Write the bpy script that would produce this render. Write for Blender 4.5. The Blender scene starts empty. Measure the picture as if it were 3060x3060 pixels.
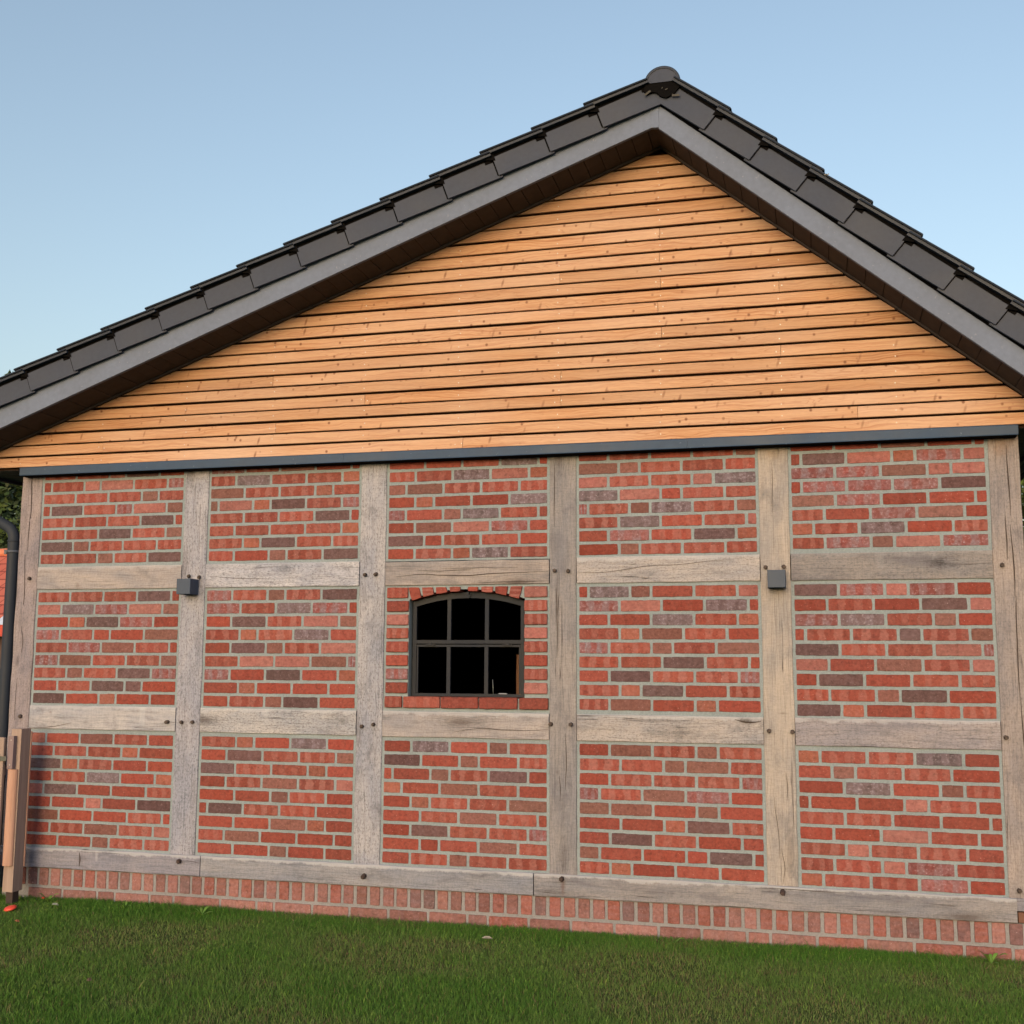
import bpy, math, random
import numpy as np
from mathutils import Vector, noise as mnoise

random.seed(7)
R = math.radians
scene = bpy.context.scene
col = scene.collection

# ------------------------------------------------------------------ camera
CX, CD, CZ, YAW, PITCH, ROLL, F = 5.3745, 6.9216, 1.3808, -0.2566, 0.1278, 0.0050, 3.4614
cam_data = bpy.data.cameras.new('camera')
cam_data.sensor_width = 36.0
cam_data.lens = 36.0 * F * 1000 / 3060
cam_data.clip_end = 500
cam = bpy.data.objects.new('camera', cam_data)
col.objects.link(cam)
fw = Vector((math.sin(YAW) * math.cos(PITCH), math.cos(YAW) * math.cos(PITCH), math.sin(PITCH)))
rt = Vector((math.cos(YAW), -math.sin(YAW), 0))
up = rt.cross(fw)
r2 = rt * math.cos(ROLL) + up * math.sin(ROLL)
u2 = -rt * math.sin(ROLL) + up * math.cos(ROLL)
from mathutils import Matrix
m = Matrix((r2, u2, -fw)).transposed().to_4x4()
m.translation = Vector((CX, -CD, CZ))
cam.matrix_world = m
scene.camera = cam

# ------------------------------------------------------------------ world, sun, exposure
SUN_EL, SUN_AZ = R(10), R(184)          # low evening light from behind the photographer
w = bpy.data.worlds.new('World')
scene.world = w
w.use_nodes = True
nt = w.node_tree
sky = nt.nodes.new('ShaderNodeTexSky')
sky.sky_type = 'NISHITA'
sky.sun_disc = False
sky.sun_elevation = SUN_EL
sky.sun_rotation = SUN_AZ
sky.altitude = 50
sky.air_density = 1.0
sky.dust_density = 5.0
sky.ozone_density = 0.5
nt.links.new(sky.outputs[0], nt.nodes['Background'].inputs[0])
nt.nodes['Background'].inputs[1].default_value = 0.15
sl = bpy.data.lights.new('sun', 'SUN')
sl.energy = 0.5
sl.angle = R(110)
sl.color = (1.0, 1.0, 0.99)
so = bpy.data.objects.new('sun', sl)
col.objects.link(so)
sd = Vector((math.sin(SUN_AZ) * math.cos(SUN_EL), math.cos(SUN_AZ) * math.cos(SUN_EL), math.sin(SUN_EL)))
so.rotation_euler = (-sd).to_track_quat('-Z', 'Y').to_euler()
vs = scene.view_settings
vs.view_transform = 'Standard'
vs.look = 'None'
vs.gamma = 1
vs.exposure = 1.08

# ------------------------------------------------------------------ helpers
def lin(c):
    c = c / 255.0
    return c / 12.92 if c <= 0.04045 else ((c + 0.055) / 1.055) ** 2.4
def C(r, g, b, k=0.66):
    return (lin(r) * k * 0.87, lin(g) * k, lin(b) * k * 1.47)

def tag(o, label=None, cat=None, group=None, kind=None):
    if label: o['label'] = label
    if cat: o['category'] = cat
    if group: o['group'] = group
    if kind: o['kind'] = kind
    return o
def empty(name, loc=(0, 0, 0)):
    o = bpy.data.objects.new(name, None)
    col.objects.link(o)
    o.location = loc
    return o

class MB:
    """collects polygons, links them as ONE mesh object"""
    def __init__(self):
        self.v = []; self.f = []; self.mi = []; self.attr = {}; self.sm = []
    def add(self, vs, fs, mi=0, smooth=False, **attrs):
        n = len(self.v)
        self.v.extend([tuple(p) for p in vs])
        for f in fs:
            self.f.append(tuple(i + n for i in f)); self.mi.append(mi); self.sm.append(smooth)
        for k in set(self.attr) | set(attrs):
            a = self.attr.setdefault(k, [])
            if len(a) < n: a.extend([(0, 0, 0, 0)] * (n - len(a)))
            val = attrs.get(k, (0, 0, 0, 0))
            if isinstance(val, list): a.extend(val)
            else: a.extend([val] * len(vs))
    def box(self, x0, x1, y0, y1, z0, z1, mi=0, **a):
        v = [(x, y, z) for z in (z0, z1) for y in (y0, y1) for x in (x0, x1)]
        self.add(v, [(0, 2, 3, 1), (4, 5, 7, 6), (0, 1, 5, 4), (2, 6, 7, 3), (0, 4, 6, 2), (1, 3, 7, 5)], mi, **a)
    def prism(self, poly, y0, y1, mi=0, ch=0.0, **a):
        """polygon in (x,z), counter-clockwise seen from -y, front at y0, back at y1, chamfer ch"""
        n = len(poly)
        cx = sum(p[0] for p in poly) / n; cz = sum(p[1] for p in poly) / n
        if ch:
            inner = []
            for i in range(n):
                p = Vector(poly[i]); a0 = Vector(poly[i - 1]); b0 = Vector(poly[(i + 1) % n])
                e1 = (p - a0).normalized(); e2 = (b0 - p).normalized()
                nn = Vector((-e1.y - e2.y, e1.x + e2.x))
                if nn.length < 1e-6: nn = Vector((-e1.y, e1.x))
                nn = nn.normalized() * ch / max(0.4, math.sqrt(max(0.05, (1 + e1.dot(e2)) / 2)))
                inner.append((p.x + nn.x, p.y + nn.y))
            v = [(x, y0, z) for x, z in inner] + [(x, y0 + ch, z) for x, z in poly] + [(x, y1, z) for x, z in poly]
            f = [tuple(range(n))]
            for i in range(n):
                j = (i + 1) % n
                f.append((i, n + i, n + j, j)); f.append((n + i, 2 * n + i, 2 * n + j, n + j))
            f.append(tuple(range(3 * n - 1, 2 * n - 1, -1)))
        else:
            v = [(x, y0, z) for x, z in poly] + [(x, y1, z) for x, z in poly]
            f = [tuple(range(n))]
            for i in range(n):
                j = (i + 1) % n
                f.append((i, n + i, n + j, j))
            f.append(tuple(range(2 * n - 1, n - 1, -1)))
        self.add(v, f, mi, **a)
    def tube(self, pts, r, n=16, mi=0, cap=True):
        pts = [Vector(p) for p in pts]
        rs = r if isinstance(r, (list, tuple)) else [r] * len(pts)
        vs_, fs_ = [], []
        t0 = (pts[1] - pts[0]).normalized()
        ref = Vector((0, 1, 0)) if abs(t0.y) < 0.9 else Vector((1, 0, 0))
        nrm = t0.cross(ref).normalized()
        for i, p in enumerate(pts):
            t = (pts[min(i + 1, len(pts) - 1)] - pts[max(i - 1, 0)]).normalized()
            nrm = (nrm - t * nrm.dot(t)).normalized()
            b = t.cross(nrm)
            for k in range(n):
                a = 2 * math.pi * k / n
                vs_.append(p + (nrm * math.cos(a) + b * math.sin(a)) * rs[i])
        for i in range(len(pts) - 1):
            for k in range(n):
                k2 = (k + 1) % n
                fs_.append((i * n + k, i * n + k2, (i + 1) * n + k2, (i + 1) * n + k))
        self.add(vs_, fs_, mi, smooth=True)
        if cap:
            base = len(self.v) - len(vs_)
            self.f.append(tuple(base + k for k in range(n - 1, -1, -1))); self.mi.append(mi); self.sm.append(False)
            self.f.append(tuple(base + (len(pts) - 1) * n + k for k in range(n))); self.mi.append(mi); self.sm.append(False)
    def build(self, name, mats, parent=None, loc=None):
        me = bpy.data.meshes.new(name)
        me.from_pydata(self.v, [], self.f)
        if not isinstance(mats, (list, tuple)): mats = [mats]
        for mt in mats: me.materials.append(mt)
        me.polygons.foreach_set('material_index', self.mi)
        me.polygons.foreach_set('use_smooth', self.sm)
        for k, a in self.attr.items():
            if len(a) < len(self.v): a.extend([(0, 0, 0, 0)] * (len(self.v) - len(a)))
            at = me.attributes.new(k, 'FLOAT_COLOR', 'POINT')
            at.data.foreach_set('color', np.array(a, dtype=np.float32).ravel())
        me.update()
        o = bpy.data.objects.new(name, me)
        col.objects.link(o)
        if parent: o.parent = parent
        return o

class N:
    """small node-graph helper"""
    def __init__(self, name, rough=0.8, spec=0.3):
        self.m = bpy.data.materials.new(name); self.m.use_nodes = True
        self.t = self.m.node_tree
        self.b = self.t.nodes['Principled BSDF']
        self.b.inputs['Roughness'].default_value = rough
        self.b.inputs['Specular IOR Level'].default_value = spec
    def new(self, t, **k):
        n = self.t.nodes.new(t)
        for a, v in k.items(): setattr(n, a, v)
        return n
    def link(self, a, b):
        if isinstance(a, (int, float)): b.default_value = a
        elif isinstance(a, (tuple, list)):
            b.default_value = tuple(a) + ((1,) if len(a) == 3 and b.type == 'RGBA' else ())
        else: self.t.links.new(a, b)
    def math(self, op, a, b=0.0, c=None, clamp=False):
        n = self.new('ShaderNodeMath', operation=op, use_clamp=clamp)
        self.link(a, n.inputs[0]); self.link(b, n.inputs[1])
        if c is not None: self.link(c, n.inputs[2])
        return n.outputs[0]
    def mix(self, fac, a, b, mode='MIX'):
        n = self.new('ShaderNodeMix', data_type='RGBA', blend_type=mode)
        self.link(fac, n.inputs[0]); self.link(a, n.inputs[6]); self.link(b, n.inputs[7])
        return n.outputs[2]
    def vec(self, x, y, z):
        n = self.new('ShaderNodeCombineXYZ')
        self.link(x, n.inputs[0]); self.link(y, n.inputs[1]); self.link(z, n.inputs[2])
        return n.outputs[0]
    def noise(self, v, scale=1.0, detail=4, rough=0.55, dist=0.0, out=0):
        n = self.new('ShaderNodeTexNoise')
        if v is not None: self.t.links.new(v, n.inputs['Vector'])
        n.inputs['Scale'].default_value = scale; n.inputs['Detail'].default_value = detail
        n.inputs['Roughness'].default_value = rough; n.inputs['Distortion'].default_value = dist
        return n.outputs[out]
    def ramp(self, fac, stops, interp='LINEAR'):
        n = self.new('ShaderNodeValToRGB'); e = n.color_ramp.elements
        n.color_ramp.interpolation = interp
        while len(e) < len(stops): e.new(0.5)
        for s, (p, c) in zip(e, stops):
            s.position = p
            s.color = (c, c, c, 1) if isinstance(c, (int, float)) else tuple(c) + (1,)
        self.link(fac, n.inputs[0])
        return n.outputs[0]
    def attr(self, name):
        n = self.new('ShaderNodeAttribute', attribute_name=name)
        s = self.new('ShaderNodeSeparateColor')
        self.t.links.new(n.outputs['Color'], s.inputs[0])
        return n.outputs['Color'], s.outputs[0], s.outputs[1], s.outputs[2], n.outputs['Alpha']
    def obj(self):
        return self.new('ShaderNodeTexCoord').outputs['Object']
    def scale(self, v, s):
        n = self.new('ShaderNodeMapping'); n.inputs['Scale'].default_value = s
        self.t.links.new(v, n.inputs[0]); return n.outputs[0]
    def bump(self, h, strength=0.3, dist=0.01):
        n = self.new('ShaderNodeBump'); n.inputs['Strength'].default_value = strength; n.inputs['Distance'].default_value = dist
        self.link(h, n.inputs['Height']); self.t.links.new(n.outputs[0], self.b.inputs['Normal'])
    def col(self, c): self.link(c, self.b.inputs['Base Color'])
    def rough(self, r): self.link(r, self.b.inputs['Roughness'])

# ------------------------------------------------------------------ materials
def mat_brick():
    g = N('brick', 0.85, 0.25)
    _, u, v, seed, ln = g.attr('buv')
    bc, *_ = g.attr('bcol')
    _, band, grey, dark, pale = g.attr('bmask')
    um = g.math('MULTIPLY', u, g.math('MULTIPLY', ln, 1.0))
    s10 = g.math('MULTIPLY', seed, 37.0)
    P = g.vec(g.math('MULTIPLY', um, 1.0), g.math('MULTIPLY', v, 0.07), s10)
    n1 = g.noise(P, 14, 3)
    n2 = g.noise(P, 60, 4, 0.6)
    n3 = g.noise(P, 30, 5, 0.65)
    # kiln bands
    uu = g.math('ADD', u, g.math('MULTIPLY', g.math('SUBTRACT', n1, 0.5), 0.26))
    uu = g.math('ADD', uu, g.math('MULTIPLY', g.math('SUBTRACT', seed, 0.5), 0.14))
    rb = g.ramp(uu, [(0.0, 0.55), (0.09, 0.5), (0.12, 0), (0.22, 0), (0.25, 1), (0.40, 0.9), (0.435, 0), (0.60, 0), (0.635, 1), (0.79, 0.9), (0.83, 0.05), (0.95, 0.3), (1.0, 0.6)])
    edge = g.math('MULTIPLY', g.math('SUBTRACT', 1.0, g.math('MULTIPLY', g.math('ABSOLUTE', g.math('SUBTRACT', v, 0.5)), 0.5)), 1.0)
    bm = g.math('MULTIPLY', g.math('MULTIPLY', rb, band), edge, clamp=True)
    blot = g.ramp(n1, [(0.44, 0), (0.56, 1)])
    pm = g.math('MULTIPLY', pale, g.math('ADD', g.math('MULTIPLY', blot, 0.6), 0.35), clamp=True)
    allp = g.math('MAXIMUM', bm, pm)
    c = g.mix(g.math('MULTIPLY', allp, 0.6), bc, C(174, 117, 100))
    # grey-lilac burnt patches follow the bands
    gm = g.math('MULTIPLY', grey, g.math('MULTIPLY', g.math('MAXIMUM', rb, g.math('MULTIPLY', blot, 0.45)), g.ramp(n3, [(0.36, 0.35), (0.6, 1)])), clamp=True)
    c = g.mix(gm, c, C(136, 118, 116))
    wm = g.math('MULTIPLY', grey, g.ramp(n2, [(0.56, 0), (0.68, 1)]), clamp=True)
    c = g.mix(g.math('MULTIPLY', wm, 0.35), c, C(172, 162, 158))
    # dark burnt end
    de = g.ramp(g.math('ADD', g.math('ADD', u, g.math('MULTIPLY', n1, 0.8)), g.math('MULTIPLY', v, 0.2)), [(1.12, 0), (1.22, 1)])
    c = g.mix(g.math('MULTIPLY', g.math('MULTIPLY', de, dark), 0.8), c, C(96, 78, 80))
    # fine grain, large scale drift
    c = g.mix(1.0, c, g.ramp(n2, [(0.3, 0.82), (0.7, 1.14)]), 'MULTIPLY')
    c = g.mix(1.0, c, g.ramp(n3, [(0.28, 0.74), (0.45, 1.0), (0.75, 1.1)]), 'MULTIPLY')
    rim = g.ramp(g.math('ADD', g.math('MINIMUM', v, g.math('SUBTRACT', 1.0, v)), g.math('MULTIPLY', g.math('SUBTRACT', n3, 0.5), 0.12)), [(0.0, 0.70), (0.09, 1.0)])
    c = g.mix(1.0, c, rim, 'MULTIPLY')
    # lime bits
    sp = g.ramp(g.noise(P, 120, 2), [(0.71, 0), (0.75, 1)])
    c = g.mix(g.math('MULTIPLY', sp, 0.45), c, C(215, 195, 180))
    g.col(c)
    g.bump(g.math('ADD', n3, g.math('MULTIPLY', n2, 0.6)), 0.5, 0.004)
    return g.m
def mat_mortar(base=C(157, 163, 152), name='mortar'):
    g = N(name, 0.95, 0.15)
    o = g.obj()
    a = g.noise(o, 4, 3); b = g.noise(o, 90, 4, 0.7)
    c = g.mix(g.ramp(a, [(0.35, 0), (0.65, 1)]), base, tuple(x * 0.86 for x in base))
    c = g.mix(1.0, c, g.ramp(b, [(0.3, 0.84), (0.7, 1.12)]), 'MULTIPLY')
    g.col(c); g.bump(g.noise(o, 160, 3), 0.4, 0.003)
    return g.m
def mat_timber():
    g = N('weathered_oak', 0.88, 0.2)
    _, u, v, seed, smear = g.attr('bl')
    tint, *_ , rough_ = g.attr('tint')
    s = g.math('MULTIPLY', seed, 53.0)
    def P(a, b): return g.vec(g.math('MULTIPLY', u, a), g.math('MULTIPLY', v, b), s)
    wob = g.noise(P(1.3, 0.8), 1, 3)
    vw = g.math('ADD', v, g.math('MULTIPLY', g.math('SUBTRACT', wob, 0.5), 0.55))
    grain = g.noise(g.vec(g.math('MULTIPLY', u, 4.0), g.math('MULTIPLY', vw, 26), s), 1, 6, 0.62)
    fine = g.noise(P(60, 22), 1, 4, 0.7)
    saw = g.noise(P(150, 3.5), 1, 3, 0.6)
    blot = g.noise(P(2.2, 0.9), 1, 5, 0.6, 0.4)
    dirt = g.noise(P(5.5, 1.6), 1, 6, 0.68, 0.6)
    c = g.mix(g.ramp(blot, [(0.36, 0), (0.64, 1)]), g.mix(1.0, tint, (0.77, 0.79, 0.83), 'MULTIPLY'), g.mix(1.0, tint, (1.06, 1.02, 0.96), 'MULTIPLY'))
    c = g.mix(1.0, c, g.ramp(grain, [(0.28, 0.62), (0.48, 1.0), (0.72, 1.13)]), 'MULTIPLY')
    fm = g.ramp(fine, [(0.36, 0.45), (0.49, 1.0), (0.7, 1.10)])
    c = g.mix(rough_, c, g.mix(1.0, c, fm, 'MULTIPLY'))
    c = g.mix(0.55, c, g.mix(1.0, c, g.ramp(saw, [(0.3, 0.8), (0.6, 1.08)]), 'MULTIPLY'))
    c = g.mix(g.ramp(dirt, [(0.52, 0), (0.74, 0.62)]), c, C(110, 103, 100))
    # lighter lime-washed stain running down from the upper edge
    ed = g.noise(P(9, 0.4), 1, 5, 0.75)
    sm = g.ramp(g.math('SUBTRACT', g.math('ADD', v, g.math('MULTIPLY', ed, 0.55)), 0.5), [(0.62, 0), (0.70, 1)])
    c = g.mix(g.math('MULTIPLY', g.math('MULTIPLY', sm, smear), 0.65), c, C(205, 200, 188))
    runs = g.math('MULTIPLY', g.ramp(g.noise(P(5, 0.05), 1, 3), [(0.64, 0), (0.67, 1)]), g.ramp(g.math('ADD', v, g.math('MULTIPLY', wob, 0.8)), [(0.72, 0), (0.8, 1)]))
    c = g.mix(g.math('MULTIPLY', g.math('MULTIPLY', runs, smear), 0.45), c, C(205, 200, 188))
    # knots
    vo = g.new('ShaderNodeTexVoronoi'); vo.inputs['Scale'].default_value = 1.0; vo.inputs['Randomness'].default_value = 1.0
    g.t.links.new(g.vec(g.math('ADD', g.math('MULTIPLY', u, 1.5), s), g.math('MULTIPLY', vw, 1.0), s), vo.inputs['Vector'])
    kd = vo.outputs['Distance']
    kn = g.ramp(g.math('ADD', kd, g.math('MULTIPLY', g.math('SUBTRACT', fine, 0.5), 0.05)), [(0.03, 1), (0.14, 0.35), (0.24, 0)])
    rings = g.ramp(g.math('FRACT', g.math('MULTIPLY', g.math('ADD', kd, g.math('MULTIPLY', grain, 0.12)), 14)), [(0.0, 0.8), (0.5, 1.0), (0.95, 0.86)])
    near = g.ramp(kd, [(0.22, 1), (0.42, 0)])
    c = g.mix(near, c, g.mix(1.0, c, rings, 'MULTIPLY'))
    c = g.mix(g.math('MULTIPLY', kn, 0.75), c, C(88, 74, 64))
    # the knots and stains one can see in this frame, at their places
    ob = g.obj(); sx = g.new('ShaderNodeSeparateXYZ'); g.t.links.new(ob, sx.inputs[0])
    wv = g.noise(ob, 14, 4, 0.6)
    for (kx, kz, rx, rz, cc_, st_) in ((6.03, 1.945, .085, .06, (70, 62, 58), .8), (5.90, 1.95, .16, .05, (120, 112, 108), .5), (2.03, 1.965, .11, .05, (110, 108, 108), .7), (.49, 1.875, .03, .03, (120, 96, 84), .6),
            (.62, .07, .07, .06, (104, 96, 94), .6), (4.97, 1.045, .07, .03, (60, 52, 46), .85), (2.46, 1.0, .05, .04, (104, 94, 84), .7), (.33, 1.02, .022, .02, (124, 102, 92), .7),
            (3.885, .06, .018, .07, (110, 74, 52), .6), (2.95, 1.0, .05, .02, (96, 86, 80), .4), (4.3, .07, .35, .03, (120, 114, 112), .35), (5.7, .09, .5, .04, (104, 100, 102), .5), (5.8, 1.03, .4, .04, (120, 114, 116), .45),
            (.045, 1.36, .02, .06, (84, 72, 66), .7), (3.85, .72, .02, .02, (104, 92, 84), .6), (5.17, 1.09, .03, .006, (110, 88, 66), .7), (5.15, 2.6, .1, .06, (150, 116, 80), .4), (6.42, 2.6, .1, .12, (150, 112, 78), .5)):
        dx_ = g.math('DIVIDE', g.math('SUBTRACT', sx.outputs[0], kx), rx); dz_ = g.math('DIVIDE', g.math('SUBTRACT', sx.outputs[2], kz), rz)
        dd = g.math('SQRT', g.math('ADD', g.math('MULTIPLY', dx_, dx_), g.math('MULTIPLY', dz_, dz_)))
        dd = g.math('ADD', dd, g.math('MULTIPLY', g.math('SUBTRACT', wv, 0.5), 1.6))
        c = g.mix(g.math('MULTIPLY', g.ramp(dd, [(0.05, st_), (0.35, st_ * .75), (0.55, st_ * .3), (1.0, 0)]), g.ramp(g.math('FRACT', g.math('MULTIPLY', dd, 5.0)), [(0, 1), (.5, .6), (1, 1)])), c, C(*cc_))
    # drying cracks
    cn = g.noise(g.vec(g.math('MULTIPLY', u, 0.55), g.math('MULTIPLY', v, 4.6), g.math('ADD', s, 7.0)), 1, 2, 0.45)
    ck = g.ramp(g.math('ABSOLUTE', g.math('SUBTRACT', cn, 0.5)), [(0.002, 1), (0.009, 0)])
    gate = g.ramp(g.noise(P(1.6, 1.5), 1, 2), [(0.55, 0), (0.60, 1)])
    ck = g.math('MULTIPLY', ck, gate)
    c = g.mix(g.math('MULTIPLY', ck, 0.8), c, C(70, 58, 50))
    g.col(c)
    h = g.math('SUBTRACT', g.math('ADD', grain, g.math('MULTIPLY', fine, 0.5)), g.math('MULTIPLY', ck, 2.0))
    g.bump(h, 0.5, 0.005)
    return g.m
def mat_larch():
    g = N('larch_cladding', 0.6, 0.35)
    _, u, v, seed, _a = g.attr('bl')
    s = g.math('MULTIPLY', seed, 91.0)
    def P(a, b, off=0.0): return g.vec(g.math('MULTIPLY', u, a), g.math('MULTIPLY', v, b), g.math('ADD', s, off))
    wob = g.noise(P(2.0, 0.3), 1, 3)
    vw = g.math('ADD', v, g.math('MULTIPLY', g.math('SUBTRACT', wob, 0.5), 1.6))
    grain = g.noise(g.vec(g.math('MULTIPLY', u, 1.6), g.math('MULTIPLY', vw, 7), s), 1, 5, 0.6)
    fine = g.noise(P(25, 12), 1, 4, 0.65)
    tone = g.noise(P(0.8, 0.15, 3.0), 1, 3)
    c = g.mix(g.ramp(grain, [(0.34, 1), (0.5, 0.35), (0.66, 0)]), C(216, 161, 108), C(178, 112, 64))
    c = g.mix(g.ramp(tone, [(0.35, 0), (0.65, 0.55)]), c, C(220, 180, 142))
    # board to board tone
    bt = g.noise(g.vec(s, 0.3, 0.7), 3.1, 1)
    c = g.mix(1.0, c, g.ramp(bt, [(0.3, (0.80, 0.75, 0.68)), (0.5, (1.0, 0.98, 0.95)), (0.7, (1.08, 1.10, 1.14))]), 'MULTIPLY')
    c = g.mix(1.0, c, g.ramp(fine, [(0.3, 0.9), (0.7, 1.06)]), 'MULTIPLY')
    # cathedral grain on some boards
    cath = g.ramp(g.math('FRACT', g.math('MULTIPLY', g.noise(g.vec(g.math('MULTIPLY', u, 1.9), g.math('MULTIPLY', vw, 1.3), s), 1, 2), 13.0)), [(0.0, 1), (0.22, 0), (0.8, 0), (1.0, 1)])
    cg = g.ramp(g.noise(P(0.7, 0.6, 11.0), 1, 2), [(0.53, 0), (0.6, 1)])
    c = g.mix(g.math('MULTIPLY', g.math('MULTIPLY', cath, cg), 0.4), c, C(158, 92, 50))
    # knots, slanted branch marks
    vo = g.new('ShaderNodeTexVoronoi'); vo.inputs['Scale'].default_value = 1.0
    g.t.links.new(g.vec(g.math('ADD', g.math('MULTIPLY', u, 14.0), s), g.math('ADD', g.math('MULTIPLY', v, 0.93), s), s), vo.inputs['Vector'])
    kn = g.math('MULTIPLY', g.ramp(vo.outputs['Distance'], [(0.07, 1), (0.17, 0)]), g.ramp(g.noise(P(5.1, 0.1, 21.0), 1, 2), [(0.42, 0.15), (0.50, 1)]))
    vo2 = g.new('ShaderNodeTexVoronoi'); vo2.inputs['Scale'].default_value = 1.0
    g.t.links.new(g.vec(g.math('ADD', g.math('MULTIPLY', g.math('SUBTRACT', u, g.math('MULTIPLY', v, 0.018)), 13.0), s), g.math('ADD', g.math('MULTIPLY', v, 0.30), s), g.math('ADD', s, 5.0)), vo2.inputs['Vector'])
    kn2 = g.math('MULTIPLY', g.ramp(vo2.outputs['Distance'], [(0.04, 0.85), (0.15, 0)]), g.ramp(g.noise(P(3.5, 0.1, 31.0), 1, 2), [(0.42, 0.1), (0.5, 1)]))
    k = g.math('MAXIMUM', kn, kn2)
    c = g.mix(g.math('MULTIPLY', k, 0.85), c, C(122, 64, 34))
    g.col(c)
    g.bump(g.math('ADD', grain, g.math('MULTIPLY', fine, 0.5)), 0.25, 0.003)
    return g.m
def mat_plain(name, c, rough=0.6, spec=0.4, metal=0.0, nz=0.08, scale=25, bump=0.15, speck=None):
    g = N(name, rough, spec)
    g.b.inputs['Metallic'].default_value = metal
    o = g.obj()
    n = g.noise(o, scale, 5, 0.6); n2 = g.noise(o, 2.5, 3)
    cc = g.mix(1.0, c, g.ramp(n, [(0.3, 1 - nz), (0.7, 1 + nz)]), 'MULTIPLY')
    cc = g.mix(1.0, cc, g.ramp(n2, [(0.35, 1 - nz), (0.65, 1 + nz)]), 'MULTIPLY')
    if speck:
        cc = g.mix(g.math('MULTIPLY', g.ramp(g.noise(o, 45, 2), [(0.70, 0), (0.73, 1)]), 0.6), cc, speck)
    g.col(cc)
    g.rough(g.ramp(n2, [(0.3, max(0, rough - 0.08)), (0.7, min(1, rough + 0.08))]))
    if bump: g.bump(n, bump, 0.003)
    return g.m
def mat_plank(name, c1, c2, axis='z', rough=0.75):
    g = N(name, rough, 0.3)
    o = g.obj()
    sc = {'z': (40, 40, 2.5), 'x': (2.5, 40, 40), 'y': (40, 2.5, 40)}[axis]
    a = g.noise(g.scale(o, sc), 1, 5, 0.6)
    b = g.noise(g.scale(o, tuple(k * 0.12 for k in sc)), 1, 3)
    c = g.mix(g.ramp(a, [(0.3, 0), (0.7, 1)]), c1, c2)
    c = g.mix(1.0, c, g.ramp(b, [(0.35, 0.85), (0.65, 1.1)]), 'MULTIPLY')
    vo = g.new('ShaderNodeTexVoronoi'); vo.inputs['Scale'].default_value = 1
    g.t.links.new(g.scale(o, tuple(k * 0.18 for k in sc)), vo.inputs['Vector'])
    c = g.mix(g.math('MULTIPLY', g.ramp(vo.outputs['Distance'], [(0.06, 1), (0.13, 0)]), 0.6), c, tuple(x * 0.35 for x in c1))
    g.col(c); g.bump(a, 0.3, 0.003)
    return g.m

M_BRICK = mat_brick()
M_MORTAR = mat_mortar()
M_MORTAR2 = mat_mortar(C(158, 152, 140), 'old_mortar')
M_OAK = mat_timber()
M_LARCH = mat_larch()
M_BACK_SHADE = mat_plain('dark_backing_and_shade', (0.004, 0.004, 0.005), 0.95, 0.03)  # near-black backing, also the shade painted into gaps and recesses
M_FLASH = mat_plain('anthracite_sheet', C(52, 74, 92), 0.6, 0.3, 0.0, 0.07, 18, 0.05, C(120, 130, 135))
M_BARGE = mat_plain('grey_fibre_cement', C(120, 126, 133), 0.75, 0.25, 0, 0.07, 30, 0.15, C(150, 150, 148))
M_TILE = mat_plain('dark_roof_tile', C(66, 71, 79), 0.65, 0.25, 0, 0.06, 40, 0.15)
M_TILETOP = mat_plain('dark_roof_tile_glaze', C(50, 57, 66), 0.62, 0.3, 0, 0.06, 40, 0.1)
M_SOFFIT = mat_plain('brown_grey_soffit_board', C(84, 72, 62), 0.8, 0.15, 0, 0.1, 20, 0.15)
M_SOFFIT2 = mat_plain('anthracite_soffit', C(62, 63, 70), 0.6, 0.35, 0, 0.08, 20, 0.1)
M_IRON = mat_plain('black_iron', C(33, 39, 46), 0.65, 0.25, 0, 0.12, 60, 0.25)
M_PEG = mat_plain('dark_oak_peg', C(92, 78, 66), 0.85, 0.2, 0, 0.2, 80, 0.4)
M_LAMP = mat_plain('anthracite_lamp', C(64, 76, 88), 0.55, 0.35, 0, 0.04, 60, 0.03)
M_GLASSY = mat_plain('lamp_lens', C(190, 190, 185), 0.3, 0.5)
M_STEEL = mat_plain('screw_steel', C(205, 192, 170), 0.35, 0.6, 0.3, 0.03)
M_PVC = mat_plain('anthracite_pipe', C(48, 54, 60), 0.65, 0.25, 0, 0.06, 12, 0.03)
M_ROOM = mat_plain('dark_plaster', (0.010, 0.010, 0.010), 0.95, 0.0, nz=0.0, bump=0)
M_RUST = mat_plain('rusty_bolt', C(74, 58, 50), 0.8, 0.3, 0, 0.2, 90, 0.5)

def mat_glass():
    m = bpy.data.materials.new('window_glass'); m.use_nodes = True
    t = m.node_tree; t.nodes.clear()
    o = t.nodes.new('ShaderNodeOutputMaterial'); mx = t.nodes.new('ShaderNodeMixShader')
    a = t.nodes.new('ShaderNodeBsdfTransparent'); b = t.nodes.new('ShaderNodeBsdfGlossy')
    a.inputs[0].default_value = (0.82, 0.86, 0.86, 1); b.inputs[1].default_value = 0.08
    b.inputs[0].default_value = (0.8, 0.85, 0.9, 1)
    mx.inputs[0].default_value = 0.0
    t.links.new(a.outputs[0], mx.inputs[1]); t.links.new(b.outputs[0], mx.inputs[2]); t.links.new(mx.outputs[0], o.inputs[0])
    return m
M_GLASS = mat_glass()

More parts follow.
